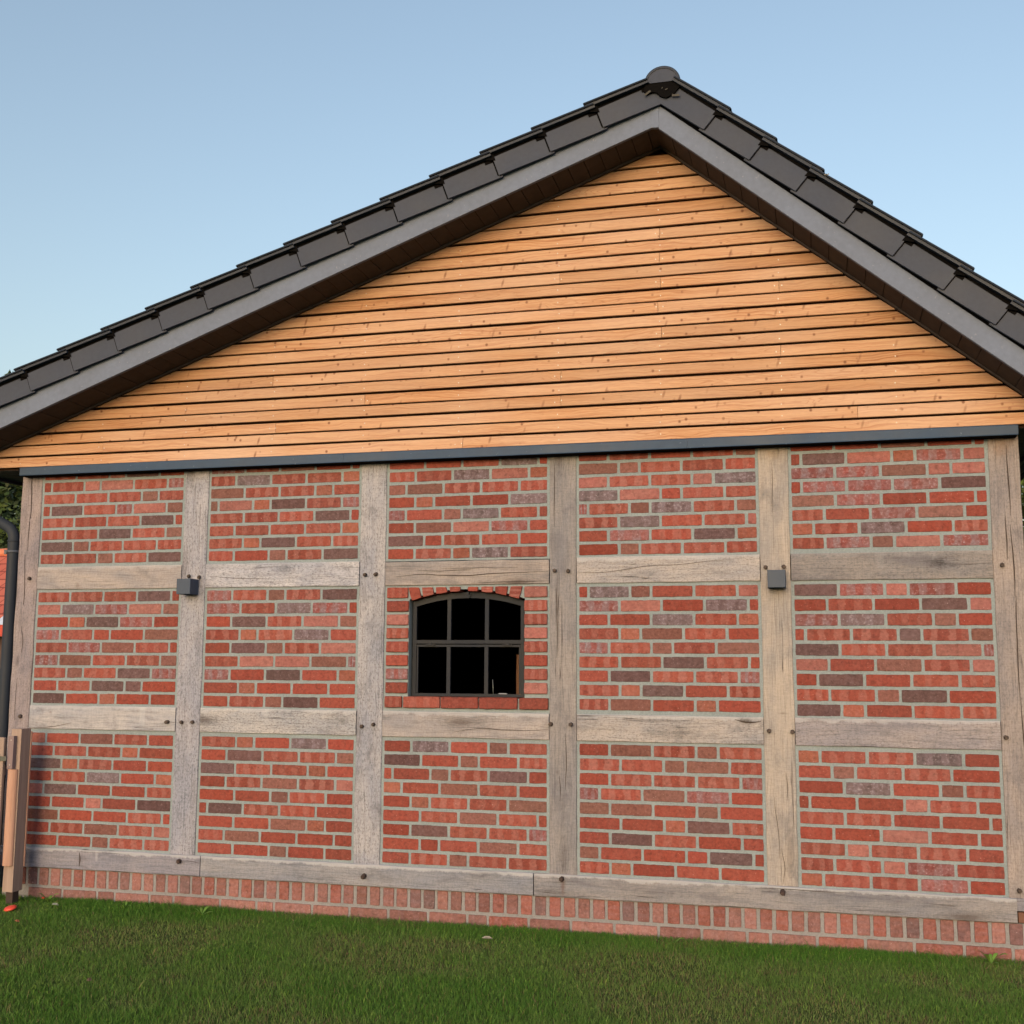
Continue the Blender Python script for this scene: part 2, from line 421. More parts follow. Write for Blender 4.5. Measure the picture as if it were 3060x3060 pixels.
# ================================================================== SETTING: lawn
GZ = -0.215
def mat_soil():
    g = N('lawn_soil', 0.95, 0.1)
    o = g.obj()
    a = g.noise(o, 1.1, 4); b = g.noise(o, 40, 5, 0.7)
    c = g.mix(g.ramp(a, [(0.35, 0), (0.65, 1)]), (0.036, 0.070, 0.018), (0.060, 0.080, 0.032))
    c = g.mix(1.0, c, g.ramp(b, [(0.3, 0.6), (0.7, 1.3)]), 'MULTIPLY')
    g.col(c); g.bump(b, 0.8, 0.02)
    return g.m
gm = MB()
gm.add([(-150, -150, GZ), (150, -150, GZ), (150, 150, GZ), (-150, 150, GZ)], [(0, 1, 2, 3)])
tag(gm.build('ground', mat_soil()), kind='structure')

def mat_grass():
    g = N('grass_blade', 0.7, 0.2)
    c, *_ = g.attr('gcol')
    g.col(c)
    g.b.inputs['Subsurface Weight'].default_value = 0.0
    return g.m
def pnoise(x, y, s, seed=0):
    """cheap smooth value noise on arrays"""
    rng = np.random.RandomState(seed); G = rng.rand(64, 64)
    x = x * s + 1000; y = y * s + 1000
    xi = np.floor(x).astype(int); yi = np.floor(y).astype(int); fx = x - xi; fy = y - yi
    fx = fx * fx * (3 - 2 * fx); fy = fy * fy * (3 - 2 * fy)
    a = G[xi % 64, yi % 64]; b = G[(xi + 1) % 64, yi % 64]; c = G[xi % 64, (yi + 1) % 64]; d = G[(xi + 1) % 64, (yi + 1) % 64]
    return (a * (1 - fx) + b * fx) * (1 - fy) + (c * (1 - fx) + d * fx) * fy
def make_grass():
    rng = np.random.RandomState(3)
    def area(n, x0, x1, y0, y1):
        return np.stack([rng.uniform(x0, x1, n), rng.uniform(y0, y1, n)], 1)
    p = np.concatenate([area(420000, -0.6, 7.2, -2.6, 0.0), area(34000, -0.8, 7.2, -0.16, 0.01), area(45000, -3.5, 10.5, -7.0, -2.6),
                        area(9000, -3.5, -0.6, -2.6, 1.0), area(9000, 7.2, 10.5, -2.6, 1.0)])
    x, y = p[:, 0], p[:, 1]
    pat = 0.6 * pnoise(x, y, 1.3, 1) + 0.4 * pnoise(x, y, 4.1, 2)
    fine = pnoise(x, y, 14, 5)
    keep = rng.rand(len(x)) < np.clip(0.5 + 1.5 * (pat - 0.2) + 0.5 * (y > -0.35), 0.42, 1)
    keep &= ~((x < 0.42) & (x > -0.05) & (y > -0.16) & (rng.rand(len(x)) < 0.6))
    x, y, pat, fine = x[keep], y[keep], pat[keep], fine[keep]
    n = len(x)
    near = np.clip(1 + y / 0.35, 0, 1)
    h = (0.011 + 0.016 * pat + 0.007 * fine) * rng.uniform(0.6, 1.35, n) + near * 0.018 * rng.uniform(0.2, 1.2, n) + (rng.rand(n) < 0.012) * rng.uniform(.01, .04, n)
    wd = rng.uniform(0.0009, 0.0018, n) * (1 + (y < -2.6) * 1.5)
    a = rng.uniform(0, 2 * np.pi, n); la = rng.uniform(0, 2 * np.pi, n); lean = rng.uniform(0.1, 0.85, n) * h
    dx, dy = np.cos(a) * wd, np.sin(a) * wd
    lx, ly = np.cos(la) * lean, np.sin(la) * lean
    z0 = np.full(n, GZ - 0.002)
    V = np.empty((n, 5, 3), np.float32)
    V[:, 0] = np.stack([x - dx, y - dy, z0], 1); V[:, 1] = np.stack([x + dx, y + dy, z0], 1)
    V[:, 2] = np.stack([x + dx * .8 + lx * .35, y + dy * .8 + ly * .35, z0 + h * .6], 1)
    V[:, 3] = np.stack([x - dx * .8 + lx * .35, y - dy * .8 + ly * .35, z0 + h * .6], 1)
    V[:, 4] = np.stack([x + lx, y + ly, z0 + h], 1)
    hide = V[:, 4, 1] > -0.002
    V[:, :, 1] -= np.where(hide, V[:, 4, 1] + 0.003, 0)[:, None] * ((x > -0.05) & (x < 6.9))[:, None]
    base = np.arange(n)[:, None] * 5
    # colours
    c1 = np.array([0.042, 0.118, 0.016]); c2 = np.array([0.100, 0.148, 0.050]); c3 = np.array([0.13, 0.11, 0.065])
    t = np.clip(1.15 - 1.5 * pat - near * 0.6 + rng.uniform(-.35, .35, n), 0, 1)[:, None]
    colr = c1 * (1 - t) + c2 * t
    dry = (rng.rand(n) < (0.05 + 0.20 * (pat < 0.40)))[:, None]
    colr = np.where(dry, c3 * rng.uniform(.5, 1.1, n)[:, None], colr) * rng.uniform(0.78, 1.22, n)[:, None]
    bright_blade = (rng.rand(n) < 0.04)[:, None]  # a few blades a brighter green at random
    colr = np.where(bright_blade, np.array([0.13, 0.24, 0.04]), colr)
    me = bpy.data.meshes.new('grass')
    me.vertices.add(n * 5); me.vertices.foreach_set('co', V.ravel())
    quads = (base + np.array([0, 1, 2, 3])); tris = (base + np.array([3, 2, 4]))
    loops = np.concatenate([quads.ravel(), tris.ravel()]).astype(np.int32)
    me.loops.add(len(loops)); me.loops.foreach_set('vertex_index', loops)
    me.polygons.add(2 * n)
    ls = np.concatenate([np.arange(n) * 4, n * 4 + np.arange(n) * 3]).astype(np.int32)
    me.polygons.foreach_set('loop_start', ls)
    me.update(calc_edges=True)
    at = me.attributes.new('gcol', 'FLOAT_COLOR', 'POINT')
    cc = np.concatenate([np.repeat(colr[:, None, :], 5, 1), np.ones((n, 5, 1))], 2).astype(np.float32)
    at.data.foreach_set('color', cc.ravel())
    me.materials.append(mat_grass())
    o = bpy.data.objects.new('grass', me); col.objects.link(o)
    tag(o, 'short patchy green lawn in front of the brick plinth', 'grass', kind='stuff')
make_grass()

# ================================================================== THE HOUSE
house = empty('timber_framed_house', (3.25, 0, GZ))
tag(house, 'brick and oak timber framed house gable with orange larch cladding and dark tiled roof', 'house')
HP = Vector((3.25, 0, GZ))
def part(mb, name, mats, parent=None):
    """children of the house: vertices are written in world coordinates"""
    par = parent or house
    o = mb.build(name, mats, par)
    o.matrix_parent_inverse = Matrix.Identity(4)
    # keep world placement
    if par is house: o.location = -HP
    else: o.location = (0, 0, 0)
    return o

XS = [(0, .162), (1.280, 1.456), (2.552, 2.725), (3.799, 3.966), (5.065, 5.237), (6.337, 6.5)]
SB, ST, NB, NTP, MBt, MT = 0.0, 0.129, 0.908, 1.066, 1.850, 2.009
TOPZ = 2.665

def jit(s, k, amp):
    return amp * (mnoise.noise(Vector((s * 6.0, k * 9.7, 1.3))) * 1.4)
def beam(mb, a0, a1, w0, w1, yf, yb, axis, seed, tint, smear=0.0, rough=0.5, ch=0.003, amp=0.0022, mi=0):
    """timber along axis 'x' or 'z'; a = along, w = across"""
    n = max(2, int((a1 - a0) / 0.06)); vs_, bl = [], []
    st = [a0 + (a1 - a0) * i / n for i in range(n + 1)]
    for i, a in enumerate(st):
        j0 = jit(a, seed, amp); j1 = jit(a + 40, seed, amp); jy = jit(a + 80, seed, amp * 0.5)
        W0, W1 = w0 + j0, w1 + j1
        for (w_, y_) in ((W0, yb), (W0, yf + ch + jy), (W0 + ch, yf + jy), (W1 - ch, yf + jy), (W1, yf + ch + jy), (W1, yb)):
            vs_.append((a, y_, w_) if axis == 'x' else (w_, y_, a))
            vv = (w_ - w0) / (w1 - w0)
            bl.append((a, vv, seed * 0.137 % 1.0, smear))
    fs_ = []
    for i in range(n):
        for k in range(5):
            q = (i * 6 + k, i * 6 + k + 1, (i + 1) * 6 + k + 1, (i + 1) * 6 + k)
            fs_.append(q if axis == 'z' else q[::-1])
    fs_.append(tuple(range(6)) if axis == 'x' else tuple(range(5, -1, -1)))
    e = tuple(n * 6 + k for k in range(6)); fs_.append(e[::-1] if axis == 'x' else e)
    mb.add(vs_, fs_, mi, bl=bl, tint=(tint[0] * .98, tint[1] * 1.02, tint[2] * 1.10, rough))

def crack(mb, pts, w=0.0035, y=-0.0065, mi=1):
    """a narrow open drying crack: a sliver of dark wood let into the face"""
    n = len(pts)
    for i in range(n - 1):
        (x0, z0), (x1, z1) = pts[i], pts[i + 1]
        L = math.hypot(x1 - x0, z1 - z0); nx, nz = -(z1 - z0) / L, (x1 - x0) / L
        wa = w * (0.25 + 0.75 * math.sin(math.pi * i / (n - 1))) / 2; wb = w * (0.25 + 0.75 * math.sin(math.pi * (i + 1) / (n - 1))) / 2
        p = [(x0 - nx * wa, z0 - nz * wa), (x1 - nx * wb, z1 - nz * wb), (x1 + nx * wb, z1 + nz * wb), (x0 + nx * wa, z0 + nz * wa)]
        mb.add([(a, y, b) for a, b in p] + [(a, y + 0.006, b) for a, b in p], [(0, 1, 2, 3), (0, 4, 5, 1), (3, 2, 6, 7)], mi)
def vcrack(mb, x, z0, z1, seed, w=0.004, drift=0.01, y=-0.0065):
    k = max(5, int((z1 - z0) / 0.07))
    crack(mb, [(x + drift * (mnoise.noise(Vector((i * 0.23, seed, 0))) * 2 + .25 * mnoise.noise(Vector((i * 0.9, seed, 3)))), z0 + (z1 - z0) * i / k) for i in range(k + 1)], w, y)
def hcrack(mb, z, x0, x1, seed, w=0.0035, drift=0.008, slope=0.0, y=-0.0085):
    k = max(5, int((x1 - x0) / 0.07))
    crack(mb, [(x0 + (x1 - x0) * i / k, z + slope * i / k + drift * (mnoise.noise(Vector((i * 0.22, seed, 4))) * 2 + .3 * mnoise.noise(Vector((i * 0.9, seed, 3))))) for i in range(k + 1)], w, y)
M_CRACK = mat_plain('open_crack', C(78, 66, 56), 0.95, 0.05)

def peg(parent, x, z, y=-0.004, r=0.0125, ln=0.024, rust=False, seed=0):
    rr = random.Random(seed)
    mb = MB(); n = 6; a0 = rr.uniform(0, 1)
    dx, dz = rr.uniform(-.35, .35) * ln, rr.uniform(-.3, .1) * ln
    vs_ = []
    for (yy, sc, ox, oz) in ((y + 0.01, 1.05, 0, 0), (y - ln * .75, 1.0, dx * .75, dz * .75), (y - ln, 0.72, dx, dz)):
        for k in range(n):
            a = a0 + 2 * math.pi * k / n
            vs_.append((x + ox + math.cos(a) * r * sc * (1 + .12 * rr.uniform(-1, 1)), yy, z + oz + math.sin(a) * r * sc * (1 + .12 * rr.uniform(-1, 1))))
    fs_ = [(i * n + k, i * n + (k + 1) % n, (i + 1) * n + (k + 1) % n, (i + 1) * n + k) for i in range(2) for k in range(n)]
    fs_.append(tuple(2 * n + k for k in range(n)))
    mb.add(vs_, [f[::-1] for f in fs_])
    return part(mb, 'bolt_head' if rust else 'wooden_peg', M_RUST if rust else M_PEG, parent)

# ---- posts
post_t = [C(170, 152, 138), C(180, 172, 162), C(182, 174, 162), C(160, 149, 134), C(188, 171, 146), C(172, 155, 136)]
post_r = [0.6, 0.8, 0.8, 0.35, 0.25, 0.5]
posts = []
for i, (a, b) in enumerate(XS):
    mb = MB()
    beam(mb, ST, TOPZ, a, b, -0.004, 0.12, 'z', 11 + i * 3, post_t[i], 0, post_r[i], amp=0.004 if i == 0 else 0.0025)
    if i == 0:
        for (x, z0, z1) in ((.082, 2.35, 2.64), (.075, 2.12, 2.33), (.06, 1.75, 2.1), (.07, 1.42, 1.6), (.055, .96, 1.25)): vcrack(mb, x, z0, z1, z0 * 9, 0.004)
    if i == 5:
        for (x, z0, z1) in ((6.435, 2.2, 2.6), (6.44, 1.75, 2.15), (6.445, 1.2, 1.75), (6.447, .7, 1.2), (6.455, .2, .68), (6.41, 1.95, 2.2)): vcrack(mb, x, z0, z1, z0 * 7, 0.006, 0.006)
    if i == 4:
        for (x, z0, z1) in ((5.14, 2.25, 2.55), (5.122, .28, .62), (5.155, .14, .34), (5.185, .6, .76)): vcrack(mb, x, z0, z1, z0 * 5, 0.0028, 0.012)
    if i == 3:
        for (x, z0, z1) in ((3.83, 2.2, 2.6), (3.845, 1.4, 1.9), (3.90, .62, .95), (3.86, .55, .7)): vcrack(mb, x, z0, z1, z0 * 5, 0.0035, 0.012)
    posts.append(part(mb, 'oak_post', [M_OAK, M_CRACK]))
for k, (pi, x, z, rs) in enumerate(((0, .106, 1.931, 0), (1, 1.335, 1.929, 0), (1, 1.41, 1.925, 0), (2, 2.592, 1.924, 0), (2, 2.67, 1.925, 0), (3, 3.831, 1.93, 0), (3, 3.914, 1.929, 0),
        (4, 5.098, 1.931, 0), (4, 5.196, 1.935, 0), (5, 6.384, 1.927, 0), (0, .10, .99, 0), (1, 1.328, .969, 0), (1, 1.406, .974, 0), (2, 2.591, .969, 0), (2, 2.667, .981, 0),
        (3, 3.814, 1.004, 0), (3, 3.932, 1.006, 0), (4, 5.091, .989, 0), (4, 5.223, .988, 0), (5, 6.357, .98, 0), (5, 6.388, .169, 0))):
    peg(posts[pi], x, z, seed=k)

# ---- rails
rail_t = [[C(184, 168, 148), C(196, 188, 176), C(174, 158, 138), C(190, 176, 156), C(156, 144, 128)],
          [C(192, 182, 166), C(194, 184, 166), C(180, 166, 148), C(186, 172, 152), C(172, 158, 144)]]
for lv, (z0, z1) in enumerate(((MBt, MT), (NB, NTP))):
    for b in range(5):
        x0, x1 = XS[b][1] + 0.0035, XS[b + 1][0] - 0.003
        if b == 0: x0 -= 0.0
        mb = MB()
        beam(mb, x0, x1, z0 + 0.001, z1 - (0.009 if (lv, b) == (0, 2) else 0.001), -0.0065, 0.10, 'x', 31 + lv * 17 + b * 5, rail_t[lv][b], [0.55, 0.35, 0.1, 0.8, 0.2][b] if lv == 0 else 0.8, [0.3, 0.9, 0.3, 0.7, 0.6][b])
        if (lv, b) == (0, 2):
            hcrack(mb, 1.905, 2.8, 3.79, 1, 0.005, 0.008, 0.02); hcrack(mb, 1.945, 2.95, 3.3, 2, 0.003); hcrack(mb, 1.955, 3.1, 3.6, 8, 0.0025); hcrack(mb, 1.86, 3.3, 3.79, 3, 0.004, 0.004, 0.01)
        if (lv, b) == (1, 2):
            hcrack(mb, .945, 3.2, 3.79, 5, 0.0045, 0.016, 0.03)
        if (lv, b) == (0, 1): hcrack(mb, 1.93, 1.46, 1.95, 6, 0.003, 0.008, -0.03)
        if (lv, b) == (0, 3): hcrack(mb, 1.915, 3.97, 4.9, 7, 0.0028, 0.01, 0.06)
        if (lv, b) == (1, 0): hcrack(mb, .915, .17, .5, 7, 0.004, 0.01, 0.035)
        if (lv, b) == (1, 3): hcrack(mb, 1.05, 4.9, 5.05, 7, 0.008, 0.01, -0.01)
        o = part(mb, 'oak_rail', [M_OAK, M_CRACK])
        if (lv, b) == (1, 0): peg(o, 1.227, .971, -0.007, seed=90)

# ---- sill beams
for k, (x0, x1, t) in enumerate(((0.0, 1.503, C(156, 148, 142)), (1.508, 3.703, C(160, 154, 144)), (3.709, 6.372, C(160, 150, 136)))):
    mb = MB()
    beam(mb, x0, x1, SB, ST - 0.001, -0.016, 0.10, 'x', 71 + k * 7, t, 0.9, 0.4, amp=0.003)
    if k == 0: vcrack(mb, .62, .02, .11, 3, 0.007, 0.01, -0.0185); hcrack(mb, .085, 1.35, 1.5, 4, 0.003, y=-0.018)
    if k == 2: hcrack(mb, .112, 5.0, 5.5, 4, 0.003, 0.003, y=-0.018)
    o = part(mb, 'sill_beam', [M_OAK, M_CRACK])
    for (x, z) in ([(1.357, .09)], [(2.635, .063)], [(3.879, .107), (5.149, .101)])[k]:
        peg(o, x, z, -0.016, 0.015, 0.03, True, int(x * 10))
mb = MB()
beam(mb, 6.373, 6.515, .062, ST - 0.001, -0.012, 0.10, 'x', 99, C(158, 148, 138), 0.2, 0.5)
part(mb, 'sill_beam', [M_OAK, M_CRACK])
mb = MB(); mb.prism([(6.378, 0.002), (6.515, -0.002), (6.515, .035), (6.40, .056), (6.378, .056)], -0.006, 0.08, 0, 0.002)
part(mb, 'wooden_wedge', mat_plank('wedge_oak', C(128, 88, 66), C(110, 74, 56), 'x'))

# ---- brick infill
COLS = {'r': (157, 75, 58), 'm': (158, 79, 62), 'p': (172, 104, 90), 'd': (112, 82, 76), 'b': (140, 92, 77), 'o': (168, 96, 72), 'g': (154, 84, 74), 'w': (122, 100, 96)}
#              band grey dark pale
MASK = {'r': (.18, 0, 0, .05), 'm': (1, 0, 0, .15), 'p': (.3, 0, 0, .95), 'd': (.05, .12, 0, .05), 'b': (.05, .04, 0, .25), 'o': (0, .1, 1, .3), 'g': (.8, .85, 0, .2), 'w': (.2, 1, .1, .1)}
LEN = {'S': .2553, 'T': .1905, 'H': .1277, 'Q': .0655}
def brick(mb, poly, y0, y1, kind, seed, ch=0.0016, vert=False, mi=0):
    rr = random.Random(seed)
    # subdivide and roughen the outline
    pts = []
    n = len(poly)
    for i in range(n):
        a = Vector(poly[i]); b = Vector(poly[(i + 1) % n]); L = (b - a).length
        k = max(2, int(L / 0.022))
        e = (b - a) / L; nn = Vector((-e.y, e.x))
        for j in range(k):
            t = j / k
            p = a + (b - a) * t
            off = rr.uniform(-.0011, .0011) + 0.0012 * mnoise.noise(Vector((p.x * 40, p.y * 40, seed)))
            if j == 0:
                pe = Vector(poly[i - 1]) - a
                p = a + (e * 0.0013 + pe.normalized() * 0.0013)
                off = 0
            pts.append((p.x + nn.x * off, p.y + nn.y * off))
    c = COLS[kind]; k = rr.uniform(0.90, 1.08)
    j_ = rr.uniform(-4, 4); cc = C(c[0] * k, c[1] * k + j_, c[2] * k + j_ + rr.uniform(-1.5, 1.5), 0.57)
    x0 = min(p[0] for p in poly); x1 = max(p[0] for p in poly); z0 = min(p[1] for p in poly); z1 = max(p[1] for p in poly)
    sd = rr.random()
    flip = rr.random() < .5
    st = len(mb.v)
    mk = MASK[kind]; mk = (mk[0] * rr.uniform(.45, 1.1), mk[1] * rr.uniform(.6, 1.1), mk[2], mk[3] * rr.uniform(.4, 1.2))
    mb.prism(pts, y0, y1, mi, ch, bcol=(*cc, 1), bmask=mk, buv=(0, 0, 0, 0))
    A = mb.attr['buv']
    for i in range(st, len(mb.v)):
        x, y, z = mb.v[i]
        u_ = (x - x0) / (x1 - x0); v_ = (z - z0) / (z1 - z0)
        if vert: u_, v_ = v_, u_
        if flip and kind != 'o': u_ = 1 - u_
        if kind == 'o' and seed % 3 == 0: u_ = 1 - u_
        L = (z1 - z0) if vert else (x1 - x0)
        A[i] = (u_, v_, sd, L)

PANELS = {
 (0, 2): ["Sm Sm Hp Sd Tr", "Qr Sm Hp Sp Sm Hg", "Sm Sm Sm Hb Tm", "Qr Sd Sm Hg Sp Hb", "Sm Sm Sm Sd Qr", "Tm Sm Sd Sm Hb", "Sd Hb Sm Sm Tm", "Tm Sm Hb Sm Sd"],
 (1, 2): ["Sg Sm Sb Sr Qr", "Tm Sw Sm Sm Ho", "Sb Sm Sm Ho Tm", "Qb Sp Ho Sd Sm Hg", "Sm Sm Sm Sd Qr", "Tm Sm Sm Sm Ho", "Sm Ho Sd Sm Tm", "Tm Sr Hb Sm Sd"],
 (2, 2): ["Sr Sr Sm Sw Qr", "Tm Sm Sw Sp Ho", "Hb Sb Sm Sm Tm", "Tr Ho Sr Sr Sw", "Hg Sr Hb Sw Sm Qr", "Tr Sb Sp Sg Hr", "Sd Hr Sm Sm Tr", "Tr Sm Ho Sw Sm"],
 (3, 2): ["Tr Sm Sr Sm Hb", "Sb Hb Sm Sm Tm", "Tp Sm Sm Hp Sw", "Sw Sp Hr Sm Tm", "Qg Sm Hb Sw Sm Hb", "Sm Sw Sm Sm Qp", "Tr Sg Sm Sd Ho", "Sr Hb Sm Sm Tm"],
 (4, 2): ["Sr Sr Sb Sr Qr", "Qr Sd Sp Ho Sg Hp", "Sg Sg Sb Hp Tp", "Qr Sg Sg Sg Sd", "Sb Sg Sr Sr Qr", "Tm Sr Sg Sb Hr", "Ho Sm Sw Sr Tm", "Tm Sg Hb Sp Sg"],
 (0, 1): ["Sm Sm Sm Sd Qr", "Tp Sw Sg Sp Hb", "Sr Ho Sd Sg Tr", "Tg Sm Hr Sr Sb", "Sm Sg Sb Sm Qr", "Tg Sb Sm Sm Hb", "Sm Hb Sm Sd Tg", "Tr Sm Sd Hd Sr", "Sd Sr Ho Sr Tr"],
 (1, 1): ["Tg Sm Hb Sm Sd", "Sg Sm Sw Sg Qr", "Tr Sd Sm Sp Hb", "Sm Ho Sm Sw Tr", "Tr Sd Hb Sm Sp", "Sm Sp Sp Sb Qg", "Tg Sr Sd Sr Ho", "Sr Ho Sr Sr Tr", "Tr Sm Hb Sd Sr"],
 (3, 1): ["Qr Sw Hb Sr Sm Hp", "Sg Sp Sr Sw Qr", "Tr Sr Sw Sm Ho", "Sm Ho Sb Sm Tr", "Tg Sm Hb Sm Sb", "Sm Sm Sd Sm Qr", "Tr Sd Sm Sm Hg", "Sm Ho Sd Sr Tm", "Tm Sb Sr Ho Sr"],
 (4, 1): ["Sd Sg Hp Sg Tr", "Tr Sm Sr Sd Hp", "Sg Sw Sm Hb Tr", "Qr Sm Sm Hd Sm Hb", "Sd Sm Sm Sp Qg", "Tp Sr Sb Sm Hp", "Hr Sd Sr Sm Tm", "Tm Sm Hb Sd Sr", "Sd Ho Sr Sm Tm"],
 (0, 0): ["Ho Sr Sb Sm Tr", "Tr Sm Sm Ho Sr", "Sd Ho Sm Sr Tr", "Tr Sm Sw Sr Ho", "Hp Sd Sr Sr Tm", "Tr Sr Hp Sr Sd", "Sb Sr Sr Sm Qr", "Tr Sm Sb Sm Hp", "Sr Sr Hb Sm Tm"],
 (1, 0): ["Sm Ho Sr Sw Tr", "Tr Sd Sm Sm Hb", "Sd Sm Sm Ho Tr", "Tr Sm Sb Sm Hp", "Sr Sr Hb Sm Tr", "Qr Sd Sm Sm Sr", "Sr Sr Sb Ho Tr", "Tm Sb Sr Sr Hr", "Sr Sr Hb Sr Tr"],
 (2, 0): ["Tr Sw Sr Hb Sm", "Sd Sr Hb Sr Tm", "Qr Sr Hb Sm Sd Hr", "Ho Sr Sb Sm Tr", "Tr Ho Sm Sm Sb", "Sr Sm Sb Sm Qr", "Tr Sd Sm Sm Hg", "Sr Hr Sr Sb Tm", "Tr Sm Hb Sm Sm"],
 (3, 0): ["Tr Sb Sm Hb Sm", "Sm Sm Hb Sb Tm", "Tr Sm Sm Sm Hg", "Hg Sm Sb Sg Tr", "Tb Sb Sr Hb Sr", "Sr Sr Ho Sd Tm", "Tr Sd Sm Sr Hr", "Hb Sr Sr Hr Sd Qr", "Tm Ho Sr Sr Sr"],
 (4, 0): ["Ho Sm Sm Sw Tr", "Tr Hb Sm Sm Sr", "Sr Sw Sr Hb Tm", "Qr Sr Sr Hp Sm Hr", "Sm Sm Sr Sr Qr", "Tr Sr Sp Sm Hr", "Sm Hp Sm Sm Tr", "Tm Sm Hp Sg Sm", "Ho Sm Sm Sg Tr"],
}
PZ = {0: (ST, NB), 1: (NTP, MBt), 2: (MT, TOPZ)}
JW = 0.0160
ROWS = {(0, 2): (2.6815, .0838), (1, 2): (2.680, .0838), (2, 2): (2.661, .0826), (3, 2): (2.668, .0830), (4, 2): (2.677, .0824),
        (0, 1): (1.8334, .0858), (1, 1): (1.8331, .0861), (3, 1): (1.8297, .0841), (4, 1): (1.8291, .0857),
        (0, 0): (.8812, .0840), (1, 0): (.884, .0843), (2, 0): (.885, .0845), (3, 0): (.8903, .0851), (4, 0): (.883, .0848)}
for (b, lv), rows in PANELS.items():
    x0, x1 = XS[b][1], XS[b + 1][0]
    z0, z1 = PZ[lv]
    mb = MB()
    # mortar: slightly uneven sheet with thickness
    mb.box(x0 - 0.004, x1 + 0.004, 0.0035, 0.06, z0 - 0.004, z1 + 0.004, 1)
    # flush fillet around the panel
    nrow = len(rows)
    px0, px1 = x0 + 0.017, x1 - 0.017
    top, pit = ROWS[(b, lv)]
    for ri, row in enumerate(rows):
        zt = top - ri * pit; zb = zt - (pit - .0185)
        zt = min(zt, TOPZ - 0.002)
        toks = row.split()
        tot = sum(LEN[t[0]] for t in toks) - JW
        sc = (px1 - px0 + JW) / (tot + JW)
        x = px0
        for ti, t in enumerate(toks):
            L = LEN[t[0]] * sc
            e = x + L - JW
            if ti == len(toks) - 1: e = px1
            sd = (b * 7 + lv * 131 + ri * 17 + ti * 5) * 3 + 1 + (b + ti) % 3
            rr = random.Random(sd)
            d = lambda s: rr.uniform(-s, s)
            poly = [(x + d(.0012), zb + d(.0014)), (e + d(.0012), zb + d(.0014)), (e + d(.0012), zt + d(.0014)), (x + d(.0012), zt + d(.0014))]
            brick(mb, poly, 0.0005 + d(.0012), 0.03, t[1], sd)
            x += L
    part(mb, 'brick_infill', [M_BRICK, M_MORTAR])

# window panel
WX0, WX1 = 2.902, 3.630
AC = (WX0 + WX1) / 2; HALF = (WX1 - WX0) / 2; SPR = 1.752; SAG = 0.058
RAD = (HALF ** 2 + SAG ** 2) / (2 * SAG)
def arch(x, off=0.0):
    r = RAD + off
    return SPR + SAG - RAD + math.sqrt(max(0, r * r - (x - AC) ** 2))
mb = MB()
x0, x1 = XS[2][1] - .004, XS[3][0] + .004
mb.box(x0, WX0 - .012, 0.006, 0.10, NTP - .004, MBt + .004, 1)
mb.box(WX1 + .012, x1, 0.006, 0.10, NTP - .004, MBt + .004, 1)
mb.box(WX0 - .012, WX1 + .012, 0.006, 0.10, NTP - .004, 1.152, 1)
K = 14
for i in range(K):
    a = WX0 - .012 + (WX1 - WX0 + .024) * i / K; b = WX0 - .012 + (WX1 - WX0 + .024) * (i + 1) / K
    mb.prism([(a, arch(a) + .014), (b, arch(b) + .014), (b, MBt + .004), (a, MBt + .004)], 0.006, 0.10, 1)
px = lambda x: 2.898 + (x - 230) / 1460 * 0.728
tops = [(200, 345), (385, 530), (570, 705), (750, 895), (990, 1125), (1165, 1320), (1345, 1510), (1545, 1695)]
bots = [(252, 380), (402, 545), (575, 725), (757, 890), (990, 1118), (1168, 1308), (1350, 1490), (1520, 1652)]
for i, ((a, b), (c, d)) in enumerate(zip(tops, bots)):
    A, B, Cc, D = px(a), px(b), px(c), px(d)
    brick(mb, [(Cc, arch(Cc)), (D, arch(D)), (B, 1.838), (A, 1.838)], -0.007, 0.09, 'rm'[i % 2], 900 + i, vert=True)
for k in range(8):
    zt = 1.838 - .0848 * k; zb = zt - .0675
    brick(mb, [(2.742, zb), (2.888 if k else 2.882, zb), (2.888 if k else 2.882, zt), (2.742, zt)], -0.007, 0.085, 'mrpmmrgr'[k], 920 + k, 0.0035)
    zt += 0.001 * k - 0.002; zb = zt - .0675
    brick(mb, [(3.640, zb), (3.785, zb), (3.785, zt), (3.640, zt)], -0.007, 0.085, 'pmmpmrmp'[k], 940 + k, 0.0035)
qx = lambda x: 2.74 + (x - 415) / 1347 * 1.052
for i, (a, b) in enumerate(((415, 560), (572, 880), (888, 1198), (1205, 1515), (1530, 1762))):
    brick(mb, [(qx(a), 1.087), (qx(b), 1.087 + .001), (qx(b), 1.158), (qx(a), 1.158)], -0.012, 0.12, 'mmrrr'[i], 960 + i, 0.004)
part(mb, 'window_surround', [M_BRICK, M_MORTAR])

# plinth: soldier course above a stretcher course
mb = MB()
mb.box(0.02, 6.615, 0.008, 0.20, GZ - 0.1, -0.004, 1)
pc = ['b', 'p', 'd', 'b', 'p', 'r', 'b', 'g', 'p', 'b']
COLS.update({'B': (146, 100, 86), 'P': (166, 114, 98), 'D': (122, 92, 84), 'R': (158, 92, 74)})
for q in 'BPDR': MASK[q] = (.08, .22, 0, .6)
x = 0.297 + .009 - .0873 * 3; k = 0
while x < 6.55:
    rr = random.Random(k * 7 + 5)
    wd = 0.0695 * rr.uniform(.95, 1.03)
    brick(mb, [(x + rr.uniform(-.002, .002), -.116), (x + wd + rr.uniform(-.002, .002), -.116 + rr.uniform(-.002, .002)), (x + wd, -.006), (x, -.006)], 0.004 + rr.uniform(-.001, .001), 0.05, rr.choice('BBPPDRRB'), 2000 + k * 3 + 1, 0.002, True)
    x += 0.0873; k += 1
